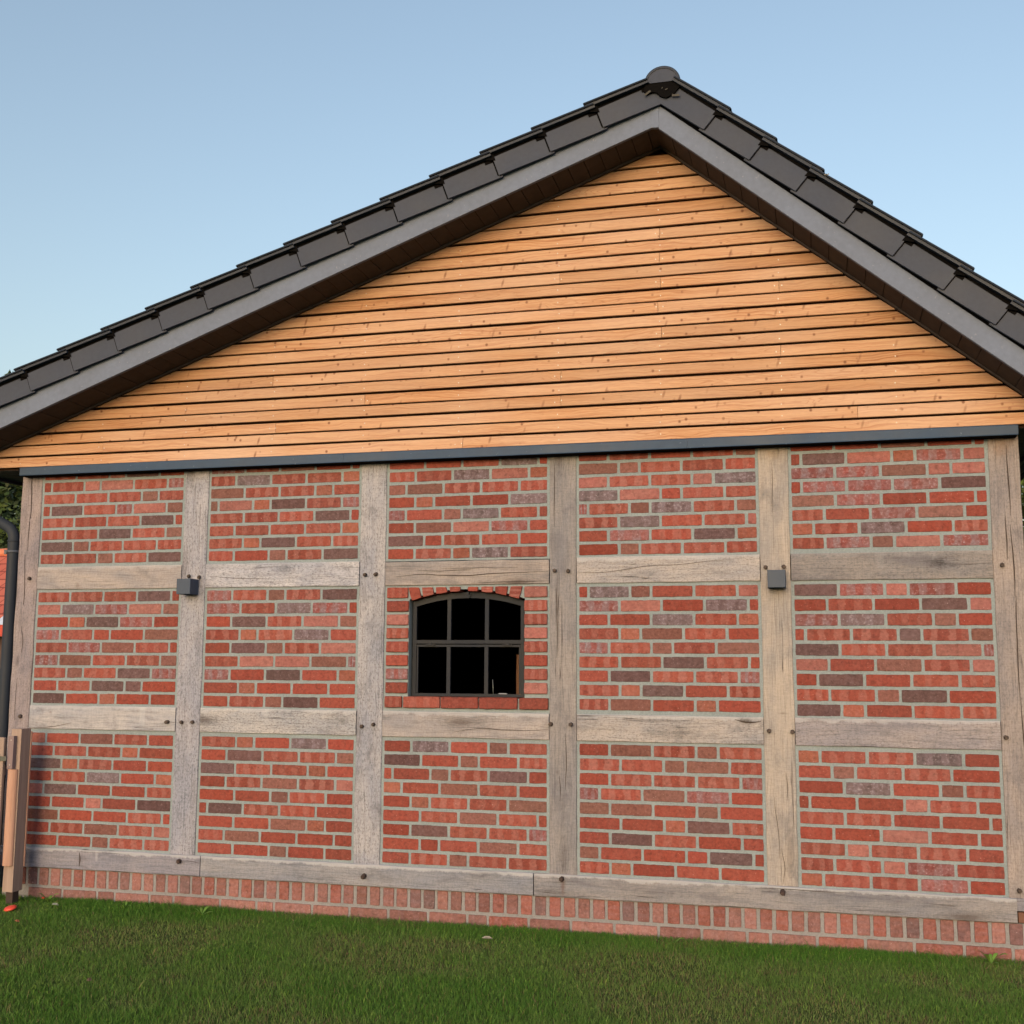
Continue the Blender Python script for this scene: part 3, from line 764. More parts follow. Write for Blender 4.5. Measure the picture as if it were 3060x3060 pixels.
jj = [.22, .487, .749, .881, 1.137, 1.311, 1.644, 1.898, 2.02, 2.279, 2.53, 2.785, 3.042, 3.291, 3.419, 3.672, 3.927, 4.186, 4.444, 4.691, 4.946, 5.075, 5.33, 5.587, 5.844, 6.1, 6.345, 6.615]
for k in range(len(jj) - 1):
    rr = random.Random(k * 13 + 2)
    brick(mb, [(jj[k] + .008, -.207), (jj[k + 1] - .008, -.207 + rr.uniform(-.002, .002)), (jj[k + 1] - .008, -.135), (jj[k] + .008, -.135 + rr.uniform(-.002, .002))], 0.003 + rr.uniform(-.001, .001), 0.05, rr.choice('BBPPPRP'), 3000 + k * 3 + 1, 0.002)
part(mb, 'brick_plinth', [M_BRICK, M_MORTAR2])

# ---- larch cladding
def XL(z): return (z - 2.868) / 0.374
def XR(z): return (8.316 - z) / 0.8386
joints = {0: [3.257], 1: [.68, 5.638], 2: [1.968], 3: [3.887], 4: [2.592], 5: [3.887], 6: [5.214, 1.94], 8: [4.511], 10: [4.492], 11: [5.213], 12: [4.508], 13: [3.880], 14: [4.504], 16: [4.506]}
scol = [0.03, .67, 1.308, 1.948, 2.590, 3.228, 3.870, 4.503, 5.21, 5.85]
mb = MB()
PITCH_B = 0.0785
k = 0
while True:
    z0 = 2.701 + k * PITCH_B + 0.002 * math.sin(k * 2.7); z1 = z0 + 0.0682
    if z0 > 4.44: break
    z1c = z1
    xl0, xl1, xr0, xr1 = XL(z0) - .01, XL(z1c) - .01, XR(z0) + .01, XR(z1c) + .01
    if xr1 - xl1 < 0.02: break
    cuts = sorted(joints.get(k, []))
    segs = []
    lo = None
    edges = [None] + cuts + [None]
    for i in range(len(edges) - 1):
        a, b = edges[i], edges[i + 1]
        a0, a1 = (xl0, xl1) if a is None else (a + .0012, a + .0012)
        b0, b1 = (xr0, xr1) if b is None else (b - .0012, b - .0012)
        seed = random.Random(k * 31 + i * 7).random()
        n = max(1, int((b0 - a0) / 0.15))
        vs_, bl = [], []
        for j in range(n + 1):
            t = j / n
            xb = a0 + (b0 - a0) * t; xt = a1 + (b1 - a1) * t
            wv = 0.0012 * mnoise.noise(Vector((xb * 1.3, k * 5.1, 2)))
            for (xx, yy, zz, vv) in ((xb, -0.055, z0 + .004 + wv, 0), (xb, -0.073, z0 + .002 + wv, 0), (xb, -0.0765, z0 + .004 + wv, .05), (xt, -0.0765, z1c - .003 + wv, .95), (xt, -0.074, z1c + wv, 1), (xt, -0.055, z1c + .002 + wv, 1)):
                vs_.append((xx, yy, zz)); bl.append((xx, vv, seed, 0))
        fs_ = [(j * 6 + c, (j + 1) * 6 + c, (j + 1) * 6 + c + 1, j * 6 + c + 1) for j in range(n) for c in range(5)]
        fs_ += [(0, 1, 2, 3, 4, 5)[::1], tuple(n * 6 + c for c in (5, 4, 3, 2, 1, 0))]
        mb.add(vs_, fs_, 0, bl=bl)
    # screws
    for sx in scol:
        if XL(z1) + .12 < sx < XR(z1) - .12:
            xs_ = [sx + random.uniform(-.006, .006)]
            if any(abs(sx - c) < .05 for c in cuts): xs_ = [sx - .022, sx + .02]
            for xx in xs_:
                zc = (z0 + z1) / 2 + random.uniform(-.008, .008)
                vv = [(xx + math.cos(a) * .0036, -0.0778, zc + math.sin(a) * .0036) for a in [i * math.pi / 4 for i in range(8)]]
                mb.add(vv + [(p[0], -0.075, p[2]) for p in vv], [tuple(range(8))] + [(i, i + 8, (i + 1) % 8 + 8, (i + 1) % 8) for i in range(8)], 1)
    k += 1
clad = part(mb, 'larch_cladding', [M_LARCH, M_STEEL])
mb = MB(); mb.prism([(-.46, 2.69), (6.73, 2.69), (4.50, 4.55)], -0.045, 0.02, 0)
part(mb, 'cladding_membrane', mat_plain('brown_batten', (0.022, 0.012, 0.008), 0.9, 0.1))

# ---- drip flashing
for (a, b, pr) in ((0.038, 0.415, 0.0), (0.405, 2.462, 0.003), (2.4625, 4.66, 0.0015), (4.661, 6.488, 0.003)):
    mb = MB()
    yf = -0.090 - pr
    prof = [(-0.045, 2.712), (yf + .012, 2.702), (yf + .002, 2.6985), (yf, 2.694), (yf, 2.646), (yf - .002, 2.642), (yf + .002, 2.640), (yf + .006, 2.643), (-0.0, 2.655)]
    n = len(prof)
    vs_ = [(a, y, z) for y, z in prof] + [(b, y, z) for y, z in prof]
    mb.add(vs_, [(i, i + 1, n + i + 1, n + i) for i in range(n - 1)] + [tuple(range(n - 1, -1, -1)), tuple(range(n, 2 * n))])
    part(mb, 'drip_flashing', M_FLASH)
mb = MB(); mb.box(0.0, 6.5, -0.055, 0.05, 2.660, 2.70)
mb.box(0.042, 6.484, -0.084, -0.002, 2.6385, 2.6475)  # black box added as the dark shade below the flashing
part(mb, 'flashing_batten_and_shade', M_BACK_SHADE)

# ---- roof
YF, YB = -0.37, 5.6
SL, SR = math.atan(0.3612), math.atan(0.837)
tL = (math.cos(SL), math.sin(SL)); nL = (-math.sin(SL), math.cos(SL))       # up-slope / outward, left
tR = (math.cos(SR), -math.sin(SR)); nR = (math.sin(SR), math.cos(SR))       # down-slope / outward, right
def zbl(x): return .366 * x + 2.890
def zbr(x): return -.835 * x + 8.324
AX = (8.324 - 2.890) / (.366 + .835)
def course(mb, ox, oz, t, n, down, y0=-0.435, y1=YB):
    """one row of interlocking tiles; t points DOWN the slope"""
    Lr = 0.40; tilt = 0.05
    def pt(s, h): return (ox + t[0] * s + n[0] * h, oz + t[1] * s + n[1] * h)
    # top surface cross-section at s = down end .. up end; ribs across y
    ys = [y0]
    y = -0.40
    while y < y1: ys += [y, y + .03, y + .06, y + .30]; y += .3333
    hh = [0.0] + [0.0, .014, 0.0, 0.0] * ((len(ys) - 1) // 4)
    hh[1] = .0
    rows = []
    for y_, h_ in zip(ys, hh):
        a = pt(.058, .176 + h_); b = pt(.058, .152); c = pt(-Lr + .058, .176 - .024 + h_); d = pt(-Lr + .058, .130)
        rows.append([(a[0], y_, a[1]), (b[0], y_, b[1]), (d[0], y_, d[1]), (c[0], y_, c[1])])
    vs_ = [p for r in rows for p in r]
    fs_ = []
    for i in range(len(rows) - 1):
        for k in range(4):
            k2 = (k + 1) % 4
            fs_.append((i * 4 + k, (i + 1) * 4 + k, (i + 1) * 4 + k2, i * 4 + k2))
    fs_.append((0, 1, 2, 3)); e = (len(rows) - 1) * 4; fs_.append((e + 3, e + 2, e + 1, e))
    mb.add(vs_, fs_, 1)
def verge(mb, ox, oz, t, n, mi=0):
    """verge tile: rounded roll on top and a hanging side flap"""
    def pt(s, h, y): return (ox + t[0] * s + n[0] * h, y, oz + t[1] * s + n[1] * h)
    # flap board
    s0, s1 = 0.0, -0.362
    tl = -0.026                      # flap rises a little less steeply than the roof
    vs_ = [pt(s0, 0, -.412), pt(s1, tl * -0 - .012, -.398), pt(s1, .120, -.398), pt(s0, .124, -.412),
           pt(s0, 0, -.392), pt(s1, -.012, -.384), pt(s1, .120, -.384), pt(s0, .124, -.392)]
    mb.add(vs_, [(0, 1, 2, 3), (4, 7, 6, 5), (0, 4, 5, 1), (0, 3, 7, 4), (3, 2, 6, 7), (1, 5, 6, 2)], mi)
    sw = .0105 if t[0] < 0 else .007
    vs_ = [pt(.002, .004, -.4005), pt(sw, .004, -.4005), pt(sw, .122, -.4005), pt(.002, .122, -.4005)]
    mb.add(vs_ + [(p[0], -.395, p[2]) for p in vs_], [(0, 1, 2, 3), (1, 5, 6, 2)], 2)  # dark strip drawn as the joint shadow beside the flap end
    # roll nose
    prof = [(-.392, .182), (-.43, .182), (-.444, .179), (-.448, .173), (-.443, .168), (-.404, .165), (-.401, .150), (-.401, .120)]
    m_ = len(prof); vs_ = []
    for (s, dh) in ((.062, 0.0), (.056, .002), (-.34, -.022)):
        for (y, h) in prof: vs_.append(pt(s, h + dh, y))
    fs_ = [(r * m_ + i, r * m_ + i + 1, (r + 1) * m_ + i + 1, (r + 1) * m_ + i) for r in range(2) for i in range(m_ - 1)]
    mb.add(vs_, [f for f in fs_ if f[0] % m_ < 4], 1)
    mb.add(vs_, [f for f in fs_ if f[0] % m_ >= 4] + [tuple(range(m_))], 2)  # recess under the lip is near-black, its shade put into the colour
    # dark closing web and clip below the lower end of the roll
    vs_ = [pt(.045, .166, -.4165), pt(.045, .125, -.4165), pt(-.012, .098, -.4165), pt(-.012, .166, -.4165)]
    mb.add(vs_ + [(p[0], -.375, p[2]) for p in vs_], [(0, 1, 2, 3), (0, 4, 5, 1), (1, 5, 6, 2)], 2)
roofL, roofR = MB(), MB()
# left slope: tips at 4.221,4.556 going down-left
dL = (-tL[0], -tL[1])
for i in range(-1, 14):
    ox, oz = 4.221 - .3236 * i, 4.556 - .1168 * i
    if i == -1: ox, oz = 4.221 + .3236, 4.556 + .1168
    if i >= 0:
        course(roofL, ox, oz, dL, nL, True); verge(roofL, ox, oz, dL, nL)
for i in range(0, 9):
    ox, oz = 4.814 + .2557 * i, 4.472 - .214 * i
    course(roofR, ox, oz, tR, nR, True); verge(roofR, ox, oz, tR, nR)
# deck under the tiles
roofL.add([(x, y, z) for y in (-.36, YB) for (x, z) in ((-.52, zbl(-.52) + .05), (AX, zbl(AX) + .05), (AX, zbl(AX) + .19), (-.52, zbl(-.52) + .165))], [(0, 1, 2, 3), (7, 6, 5, 4), (3, 2, 6, 7), (0, 4, 5, 1), (0, 3, 7, 4)], 2)
roofR.add([(x, y, z) for y in (-.36, YB) for (x, z) in ((AX, zbr(AX) + .05), (6.80, zbr(6.80) + .05), (6.80, zbr(6.80) + .165), (AX, zbr(AX) + .19))], [(0, 1, 2, 3), (7, 6, 5, 4), (3, 2, 6, 7), (0, 4, 5, 1), (1, 5, 6, 2)], 2)
ro_l = part(roofL, 'roof_slope', [M_TILE, M_TILETOP, M_BACK_SHADE])
ro_r = part(roofR, 'roof_slope', [M_TILE, M_TILETOP, M_BACK_SHADE])
# barge boards
mb = MB()
mb.prism([(-.52, zbl(-.52)), (AX - .022, zbl(AX - .022)), (AX - .022, zbl(AX - .022) + .147), (-.52, zbl(-.52) + .147)], YF, YF + .024, 0, 0.002)
part(mb, 'barge_board', M_BARGE, ro_l)
mb = MB()
mb.prism([(AX + .022, zbr(AX + .022)), (6.80, zbr(6.80)), (6.80, zbr(6.80) + .147), (AX + .022, zbr(AX + .022) + .147)], YF, YF + .024, 0, 0.002)
part(mb, 'barge_board', M_BARGE, ro_r)
mb = MB(); za = zbl(AX - .021)
mb.prism([(AX - .0235, za - .002), (AX + .0235, za - .006), (AX + .0235, zbr(AX + .0235) + .148), (AX + .004, zbr(AX) + .178), (AX - .004, zbl(AX) + .176), (AX - .0235, zbl(AX - .0235) + .148)], YF - .004, YF + .02, 0, 0.0015)
part(mb, 'apex_cover_strip', M_BARGE)
# soffits (boards with grooves)
def soffit(x0, x1, zf, dz, mirror):
    mb = MB(); s = x0; step = 0.098; i = 0
    while s < x1 - .01:
        e = min(s + step - 0.004, x1)
        z0, z1 = zf(s) + dz, zf(e) + dz
        off = 0.0025 * (i % 2)
        vs_ = [(s, YF + .024, z0 + off), (e, YF + .024, z1 + off), (e, -.04, z1 - .008 + off), (s, -.04, z0 - .008 + off)]
        mb.add(vs_ + [(p[0], p[1], p[2] + .02) for p in vs_], [(0, 3, 2, 1), (4, 5, 6, 7), (0, 4, 7, 3), (1, 2, 6, 5), (0, 1, 5, 4), (2, 3, 7, 6)])
        s += step; i += 1
    # dark closer above the grooves
    vs_ = [(x0, YF + .02, zf(x0) + dz + .024), (x1, YF + .02, zf(x1) + dz + .024), (x1, .0, zf(x1) + dz + .024), (x0, .0, zf(x0) + dz + .024)]
    mb.add(vs_, [(0, 3, 2, 1)], 1)
    # small trim where it meets the cladding
    vs_ = [(x, y, zf(x) + dz + h) for x in (x0, x1) for (y, h) in ((-.098, .0), (-.098, -.020), (-.078, -.020), (-.078, .0))]
    mb.add(vs_, [(0, 1, 5, 4), (1, 2, 6, 5), (2, 3, 7, 6), (0, 3, 2, 1), (4, 5, 6, 7)], 0)
    return mb
part(soffit(-.52, AX, zbl, 0.004, 0), 'verge_soffit', [M_SOFFIT, M_BACK_SHADE], ro_l)
part(soffit(AX, 6.80, zbr, 0.004, 0), 'verge_soffit', [M_SOFFIT, M_BACK_SHADE], ro_r)
# ridge cap
mb = MB(); RX, RZ, RR = 4.577, 4.792, .103
arc = [math.pi * i / 20 for i in range(21)]
def ringpts(r, y, sq=0.93): return [(RX + math.cos(a) * r, y, RZ + math.sin(a) * r * sq) for a in arc]
rings = [ringpts(RR - .012, -.425), ringpts(RR + .002, -.427), ringpts(RR + .004, -.418), ringpts(RR + .004, -.36), ringpts(RR - .004, -.35), ringpts(RR - .004, YB)]
vs_ = [p for r in rings for p in r]; n = 21
mb.add(vs_, [(i * n + k, i * n + k + 1, (i + 1) * n + k + 1, (i + 1) * n + k) for i in range(5) for k in range(20)], 1, smooth=True)
disc = ringpts(RR - .012, -.421)
mb.add(disc, [tuple(range(20, -1, -1))], 0)
mb.add([(RX - RR, -.42, RZ), (RX + RR, -.42, RZ), (RX + RR, -.42, RZ + .006), (RX - RR, -.42, RZ + .006), (RX - RR, YB, RZ), (RX + RR, YB, RZ)], [(0, 4, 5, 1)], 1)
part(mb, 'ridge_cap', [M_TILE, M_TILETOP])
# dark block as painted shade filling the open gap under the ridge; bits of clip
mb = MB()
mb.prism([(4.4635, 4.7526), (4.484, 4.7282), (4.5202, 4.7387), (4.5459, 4.73), (4.5586, 4.7108), (4.5968, 4.6924), (4.6457, 4.7134), (4.6898, 4.7674), (4.672, 4.80), (4.48, 4.805)], -.4165, -.30, 0)
part(mb, 'ridge_gap_shade', M_BACK_SHADE)
for (x, z, a, l) in ((4.490, 4.735, .6, .020), (4.655, 4.700, -.1, .022), (4.60, 4.745, .3, .008), (4.575, 4.755, 1.0, .006)):
    mb = MB(); c_, s_ = math.cos(a) * l, math.sin(a) * l
    mb.prism([(x - c_ + s_ * .3, z - s_ - c_ * .3), (x + c_ + s_ * .3, z + s_ - c_ * .3), (x + c_ - s_ * .3, z + s_ + c_ * .3), (x - c_ - s_ * .3, z - s_ + c_ * .3)], -.420, -.4165, 0)
    part(mb, 'ridge_clip', mat_plain('clip_metal', (.03, .03, .032), .6, .3))

# eave boxes, gutter
def eave(xa, xb, name):
    mb = MB()
    nb = 9
    for i in range(14):
        y0 = -.04 + i * .10
        mb.box(min(xa, xb), max(xa, xb), y0, y0 + .094, 2.688, 2.70, 0)
    mb.box(min(xa, xb), max(xa, xb), 1.36, YB, 2.688, 2.70, 0)
    mb.box(xb - .012, xb + .012, -.35, YB, 2.668, 2.80, 0)
    mb.box(min(xa, xb), max(xa, xb), -.04, YB, 2.702, 2.71, 1)
    part(mb, name, [M_SOFFIT2, M_BACK_SHADE])
eave(-.0, -.375, 'eave_soffit'); eave(6.5, 6.69, 'eave_soffit')
for sx, xc in ((-1, -.45), (1, 6.755)):
    mb = MB(); prof = [(math.cos(math.pi + math.pi * i / 12) * .055, math.sin(math.pi + math.pi * i / 12) * .055) for i in range(13)]
    vs_ = [(xc + a, y, 2.735 + b) for y in (-.36, YB) for a, b in prof] + [(xc + a * .9, y, 2.738 + b * .9) for y in (-.36, YB) for a, b in prof]
    n = 13
    fs_ = [(i, i + 1, n + i + 1, n + i) for i in range(12)] + [(2 * n + i + 1, 2 * n + i, 3 * n + i, 3 * n + i + 1) for i in range(12)]
    mb.add(vs_, fs_, smooth=True)
    mb.prism([(xc + a, 2.735 + b) for a, b in prof], -.362, -.358)
    part(mb, 'gutter', M_PVC)
# downpipe
mb = MB()
pp = [(-.45, .05, 2.70), (-.45, .05, 2.60), (-.42, .05, 2.52), (-.30, .03, 2.415), (-.20, .005, 2.345)]
cxp, czp = -.153, 2.205
for i in range(9):
    a = R(62) * (1 - i / 8)
    pp.append((cxp + .107 * math.cos(a), .0, czp + .107 * math.sin(a)))
pp += [(-.046, .0, 2.0), (-.046, .0, 1.0), (-.046, .0, -.2)]
mb.tube(pp, .0385, 20)
mb.tube([(-.046, .0, 2.198), (-.046, .0, 2.19)], .0415, 20)
pipe = part(mb, 'downpipe', M_PVC)
mb = MB(); mb.tube([(-.046, .0, 2.128), (-.046, .0, 2.112)], .043, 20); mb.box(-.105, -.086, -.02, .01, 2.104, 2.134)
part(mb, 'pipe_clamp', mat_plain('clamp_zinc', C(90, 94, 98), .5, .4, 0), pipe)

# ---- house shell so that the interior is a real, dark room
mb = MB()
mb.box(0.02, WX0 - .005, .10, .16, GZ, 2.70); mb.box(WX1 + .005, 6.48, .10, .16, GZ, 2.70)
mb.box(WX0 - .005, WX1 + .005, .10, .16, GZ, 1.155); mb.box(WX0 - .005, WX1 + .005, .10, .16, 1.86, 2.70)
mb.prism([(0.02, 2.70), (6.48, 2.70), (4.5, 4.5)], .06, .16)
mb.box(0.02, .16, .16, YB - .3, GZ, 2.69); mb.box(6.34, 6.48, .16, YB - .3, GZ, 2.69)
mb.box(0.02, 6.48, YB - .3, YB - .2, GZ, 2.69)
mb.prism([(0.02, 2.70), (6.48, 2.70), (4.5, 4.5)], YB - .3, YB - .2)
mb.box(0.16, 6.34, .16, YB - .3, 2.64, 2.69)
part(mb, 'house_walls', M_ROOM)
def side_wall(x0, x1):
    g = N('brick_side', .9, .2); o_ = g.obj(); b_ = g.new('ShaderNodeTexBrick')
    b_.inputs['Scale'].default_value = 1; b_.inputs['Brick Width'].default_value = .255; b_.inputs['Row Height'].default_value = .084; b_.inputs['Mortar Size'].default_value = .008
    b_.inputs['Color1'].default_value = (*C(160, 80, 64), 1); b_.inputs['Color2'].default_value = (*C(128, 84, 74), 1); b_.inputs['Mortar'].default_value = (*C(165, 168, 158), 1)
    sp_ = g.new('ShaderNodeSeparateXYZ'); g.t.links.new(o_, sp_.inputs[0])
    g.t.links.new(g.vec(sp_.outputs[1], sp_.outputs[2], 0.0), b_.inputs[0]); g.col(b_.outputs[0])
    q = MB(); q.box(x0, x1, .125, YB - .2, GZ, 2.69); part(q, 'side_wall', g.m)
side_wall(.004, .019); side_wall(6.481, 6.497)
mb = MB(); mb.box(3.45, 3.50, .55, .57, .2, 1.42)
part(mb, 'inner_plank', mat_plain('inner_plank_wood', C(170, 100, 60), .7))
mb = MB(); mb.box(3.28, 3.66, 1.2, 1.3, .2, 1.32)
part(mb, 'inner_shelf', mat_plain('inner_shelf_grey', C(90, 84, 78), .7))

# ---- iron window
win = part(MB(), 'window', M_IRON)
def wpart(mb, name, mat): return part(mb, name, mat, win)
FY0, FY1 = .045, .075
mb = MB()
K = 24
for i in range(K):   # curved head
    a = WX0 + .002 + (WX1 - WX0 - .004) * i / K; b = WX0 + .002 + (WX1 - WX0 - .004) * (i + 1) / K
    mb.prism([(a, arch(a) - .040), (b, arch(b) - .040), (b, arch(b) - .004), (a, arch(a) - .004)], FY0, FY1)
mb.box(WX0, WX0 + .024, FY0 + .001, FY1, 1.163, arch(WX0 + .012) - .01); mb.box(WX1 - .024, WX1, FY0 + .001, FY1, 1.163, arch(WX1 - .012) - .01)
mb.box(WX0 + .002, WX1 - .002, FY0 - .003, FY1, 1.486, 1.508)
mb.box(WX0 + .002, WX1 + .006, FY0 - .006, FY1, 1.160, 1.177)
wpart(mb, 'window_frame', M_IRON)
for x in (3.141, 3.387):
    mb = MB(); mb.box(x - .012, x + .012, FY0 + .004, FY1 - .002, 1.508, arch(x) - .038); wpart(mb, 'glazing_bar', M_IRON)
mb = MB()
mb.box(WX0 + .026, WX1 - .026, FY0 + .002, FY1 - .004, 1.466, 1.480)
mb.box(WX0 + .026, WX0 + .036, FY0 + .006, FY1 - .004, 1.18, 1.466); mb.box(WX1 - .036, WX1 - .026, FY0 + .006, FY1 - .004, 1.18, 1.466)
wpart(mb, 'lower_casement', M_IRON)
for x in (3.139, 3.385):
    mb = MB(); mb.box(x - .012, x + .012, FY0 + .004, FY1 - .002, 1.177, 1.466); wpart(mb, 'glazing_bar', M_IRON)
for x in (3.02, 3.52):
    mb = MB(); mb.box(x - .03, x + .03, FY0 - .008, FY0 + .004, 1.473, 1.482); mb.box(x - .008, x + .008, FY0 - .01, FY0 + .004, 1.478, 1.49); wpart(mb, 'window_hinge', M_IRON)
mb = MB(); mb.tube([(AC, FY0 - .02, arch(AC) - .012), (AC, FY0, arch(AC) - .012)], .011, 8); mb.tube([(AC + .002, FY0 - .014, arch(AC) - .03), (AC + .002, FY0 - .002, arch(AC) - .03)], .013, 6)
mb.box(AC - .02, AC + .022, FY0 - .01, FY0, arch(AC) - .026, arch(AC) - .018)
wpart(mb, 'window_catch', M_IRON)
mb = MB(); mb.tube([(3.42, FY0 + .05, 1.165), (3.414, FY0 + .05, 1.265)], .0022, 6); wpart(mb, 'window_stay', M_STEEL)
mb = MB(); mb.box(3.47, 3.52, FY0 - .01, FY0 + .02, 1.1775, 1.1825)
wpart(mb, 'stay_handle', mat_plain('handle_metal', C(150, 150, 148), .5))
xs_ = [WX0 + .024, 3.129, 3.153, 3.375, 3.399, WX1 - .024]
for i in range(3):
    a, b = xs_[2 * i], xs_[2 * i + 1]
    mb = MB(); n_ = 8
    poly = [(a, 1.508), (b, 1.508)] + [(b + (a - b) * j / n_, arch(b + (a - b) * j / n_) - .039) for j in range(n_ + 1)]
    mb.prism(poly, .060, .063); wpart(mb, 'window_pane', M_GLASS)
    mb = MB(); mb.box(a, b, .060, .063, 1.178, 1.466); wpart(mb, 'window_pane', M_GLASS)

# ================================================================== wall lamps
def wall_lamp(x, z, label):
    r = empty('wall_lamp', (x, -.002, z))
    tag(r, label, 'lamp', 'cube lamps on the oak posts')
    s = .0505
    mb = MB()
    b = .002
    # bevelled open-bottomed cube housing
    def loop(y, e): return [(-s + e, y, -s + e), (s - e, y, -s + e), (s - e, y, s - e), (-s + e, y, s - e)]
    vs_ = loop(-.115, b) + loop(-.113, 0) + loop(-.012, 0)
    fs_ = [(0, 1, 2, 3)] + [(i, 4 + i, 4 + (i + 1) % 4, (i + 1) % 4) for i in range(4)] + [(4 + i, 8 + i, 8 + (i + 1) % 4, 4 + (i + 1) % 4) for i in (1, 3, 2)] + [(11, 10, 9, 8)]
    mb.add(vs_, fs_)
    # recessed underside
    mb.add([(-s, -.113, -s), (s, -.113, -s), (s, -.012, -s), (-s, -.012, -s), (-s + .006, -.107, -s), (s - .006, -.107, -s), (s - .006, -.018, -s), (-s + .006, -.018, -s),
            (-s + .006, -.107, -s + .02), (s - .006, -.107, -s + .02), (s - .006, -.018, -s + .02), (-s + .006, -.018, -s + .02)],
           [(0, 4, 5, 1), (1, 5, 6, 2), (2, 6, 7, 3), (3, 7, 4, 0), (4, 8, 9, 5), (5, 9, 10, 6), (6, 10, 11, 7), (7, 11, 8, 4), (8, 11, 10, 9)])
    mb.build('lamp_housing', M_LAMP, r)
    mb = MB(); mb.box(-.035, .035, -.0115, 0, -.035, .035); mb.build('back_plate', M_LAMP, r)
    mb = MB(); mb.tube([(0, -.062, -s + .0195), (0, -.062, -s + .012)], .025, 16); mb.build('lamp_lens', M_GLASSY, r)
wall_lamp(1.362, 1.855, 'dark grey cube lamp on the second post from the left, left of the window')
wall_lamp(5.159, 1.856, 'dark grey cube lamp on the pale brown post right of the window')

# ================================================================== garden gate at the left
M_GW = mat_plank('brown_glazed_softwood', C(176, 150, 126), C(156, 130, 108))
M_GW2 = mat_plank('bare_pine', C(206, 160, 128), C(188, 138, 106))
M_GW3 = mat_plank('grey_brown_softwood', C(150, 126, 116), C(136, 114, 104))
gp = empty('gate_post', (.26, -.20, GZ))
tag(gp, 'square brown timber gate post standing against the left corner of the brick wall', 'post')
def gpart(mb, name, mat, par, org):
    o = mb.build(name, mat, par); o.location = (-org[0], -org[1], -org[2]); return o
og = (.26, -.20, GZ)
mb = MB()
mb.add([(.222, -.25, -.205 + .085), (.297, -.25, -.205 + .085), (.297, -.155, -.12), (.222, -.155, -.12), (.222, -.25, .918), (.297, -.25, .920), (.297, -.155, .921), (.222, -.155, .918)],
       [(3, 2, 1, 0), (4, 5, 6, 7), (0, 1, 5, 4), (1, 2, 6, 5), (2, 3, 7, 6), (3, 0, 4, 7)])
gpart(mb, 'post_timber', M_GW, gp, og)
mb = MB(); mb.box(.300, .306, -.16, -.15, .03, .9); gpart(mb, 'edge_strip', M_GW2, gp, og)
mb = MB(); mb.box(.235, .285, -.23, -.17, GZ - .05, -.119); gpart(mb, 'post_foot', M_RUST, gp, og)
mb = MB()   # half-round pine pole on the front of the post
arc = [math.pi * i / 10 for i in range(11)]
vs_ = []
for z in (.048, .66):
    vs_ += [(.222 - .004 + .036 + math.cos(math.pi - a) * .036 - .0, -.252 - math.sin(a) * .030, z + .0) for a in arc]
mb.add(vs_, [(k, k + 1, 11 + k + 1, 11 + k) for k in range(10)] + [tuple(range(10, -1, -1)), tuple(range(11, 22))], smooth=False)
gpart(mb, 'half_round_pole', M_GW2, gp, og)
mb = MB(); mb.box(.228, .268, -.285, -.2525, .665, .875); gpart(mb, 'stop_block', M_GW3, gp, og)
for z in (.69, .85):
    mb = MB(); mb.tube([(.250, -.2855, z), (.250, -.288, z)], .004, 8); gpart(mb, 'screw', M_STEEL, gp, og)
ga = empty('garden_gate', (.12, -.27, GZ))
tag(ga, 'low brown board gate with a metal latch beside its square post', 'gate')
og = (.12, -.27, GZ)
for (x0, x1, zt) in ((.135, .195, .865), (.045, .122, .80), (-.06, .03, .80), (-.17, -.08, .80)):
    mb = MB(); mb.prism([(x0, -.06), (x1, -.06), (x1, zt - .008), (x1 - .008, zt), (x0 + .008, zt), (x0, zt - .008)], -.285, -.262, 0, .003)
    gpart(mb, 'gate_board', M_GW if x0 > .1 else M_GW3, ga, og)
mb = MB(); mb.box(-.2, .19, -.26, -.235, .62, .68); gpart(mb, 'gate_rail', M_GW3, ga, og)
mb = MB(); mb.box(-.2, .19, -.26, -.235, .05, .11); gpart(mb, 'gate_rail', M_GW3, ga, og)
mb = MB(); mb.box(.06, .225, -.294, -.287, .715, .745); mb.box(.06, .14, -.30, -.294, .70, .76); mb.tube([(.10, -.31, .73), (.10, -.30, .73)], .012, 10)
gpart(mb, 'latch', mat_plain('olive_latch_metal', C(98, 98, 84), .5, .4, .3), ga, og)
for (x, z) in ((.165, .755), (.165, .738), (.12, .735)):
    mb = MB(); mb.tube([(x, -.2945, z), (x, -.298, z)], .0035, 8); gpart(mb, 'screw', M_STEEL, ga, og)

# woven cover behind the gate
def mat_weave():
    g = N('blue_weave', .8, .2); o = g.obj()
    wv = g.new('ShaderNodeTexWave'); wv.inputs['Scale'].default_value = 45; wv.inputs['Distortion'].default_value = 1
    g.t.links.new(g.scale(o, (1, 1, .8)), wv.inputs[0])
    g.col(g.mix(wv.outputs[1], C(88, 112, 138), C(160, 176, 190))); return g.m
mb = MB(); mb.tube([(-.50, .34, GZ), (-.50, .34, .2), (-.50, .34, .75), (-.50, .34, .98), (-.50, .34, 1.10), (-.50, .34, 1.14)], [.27, .27, .235, .185, .12, .02], 24)
o = mb.build('garden_cover', mat_weave())
tag(o, 'blue grey woven cover over a tapering garden item behind the gate', 'cover')

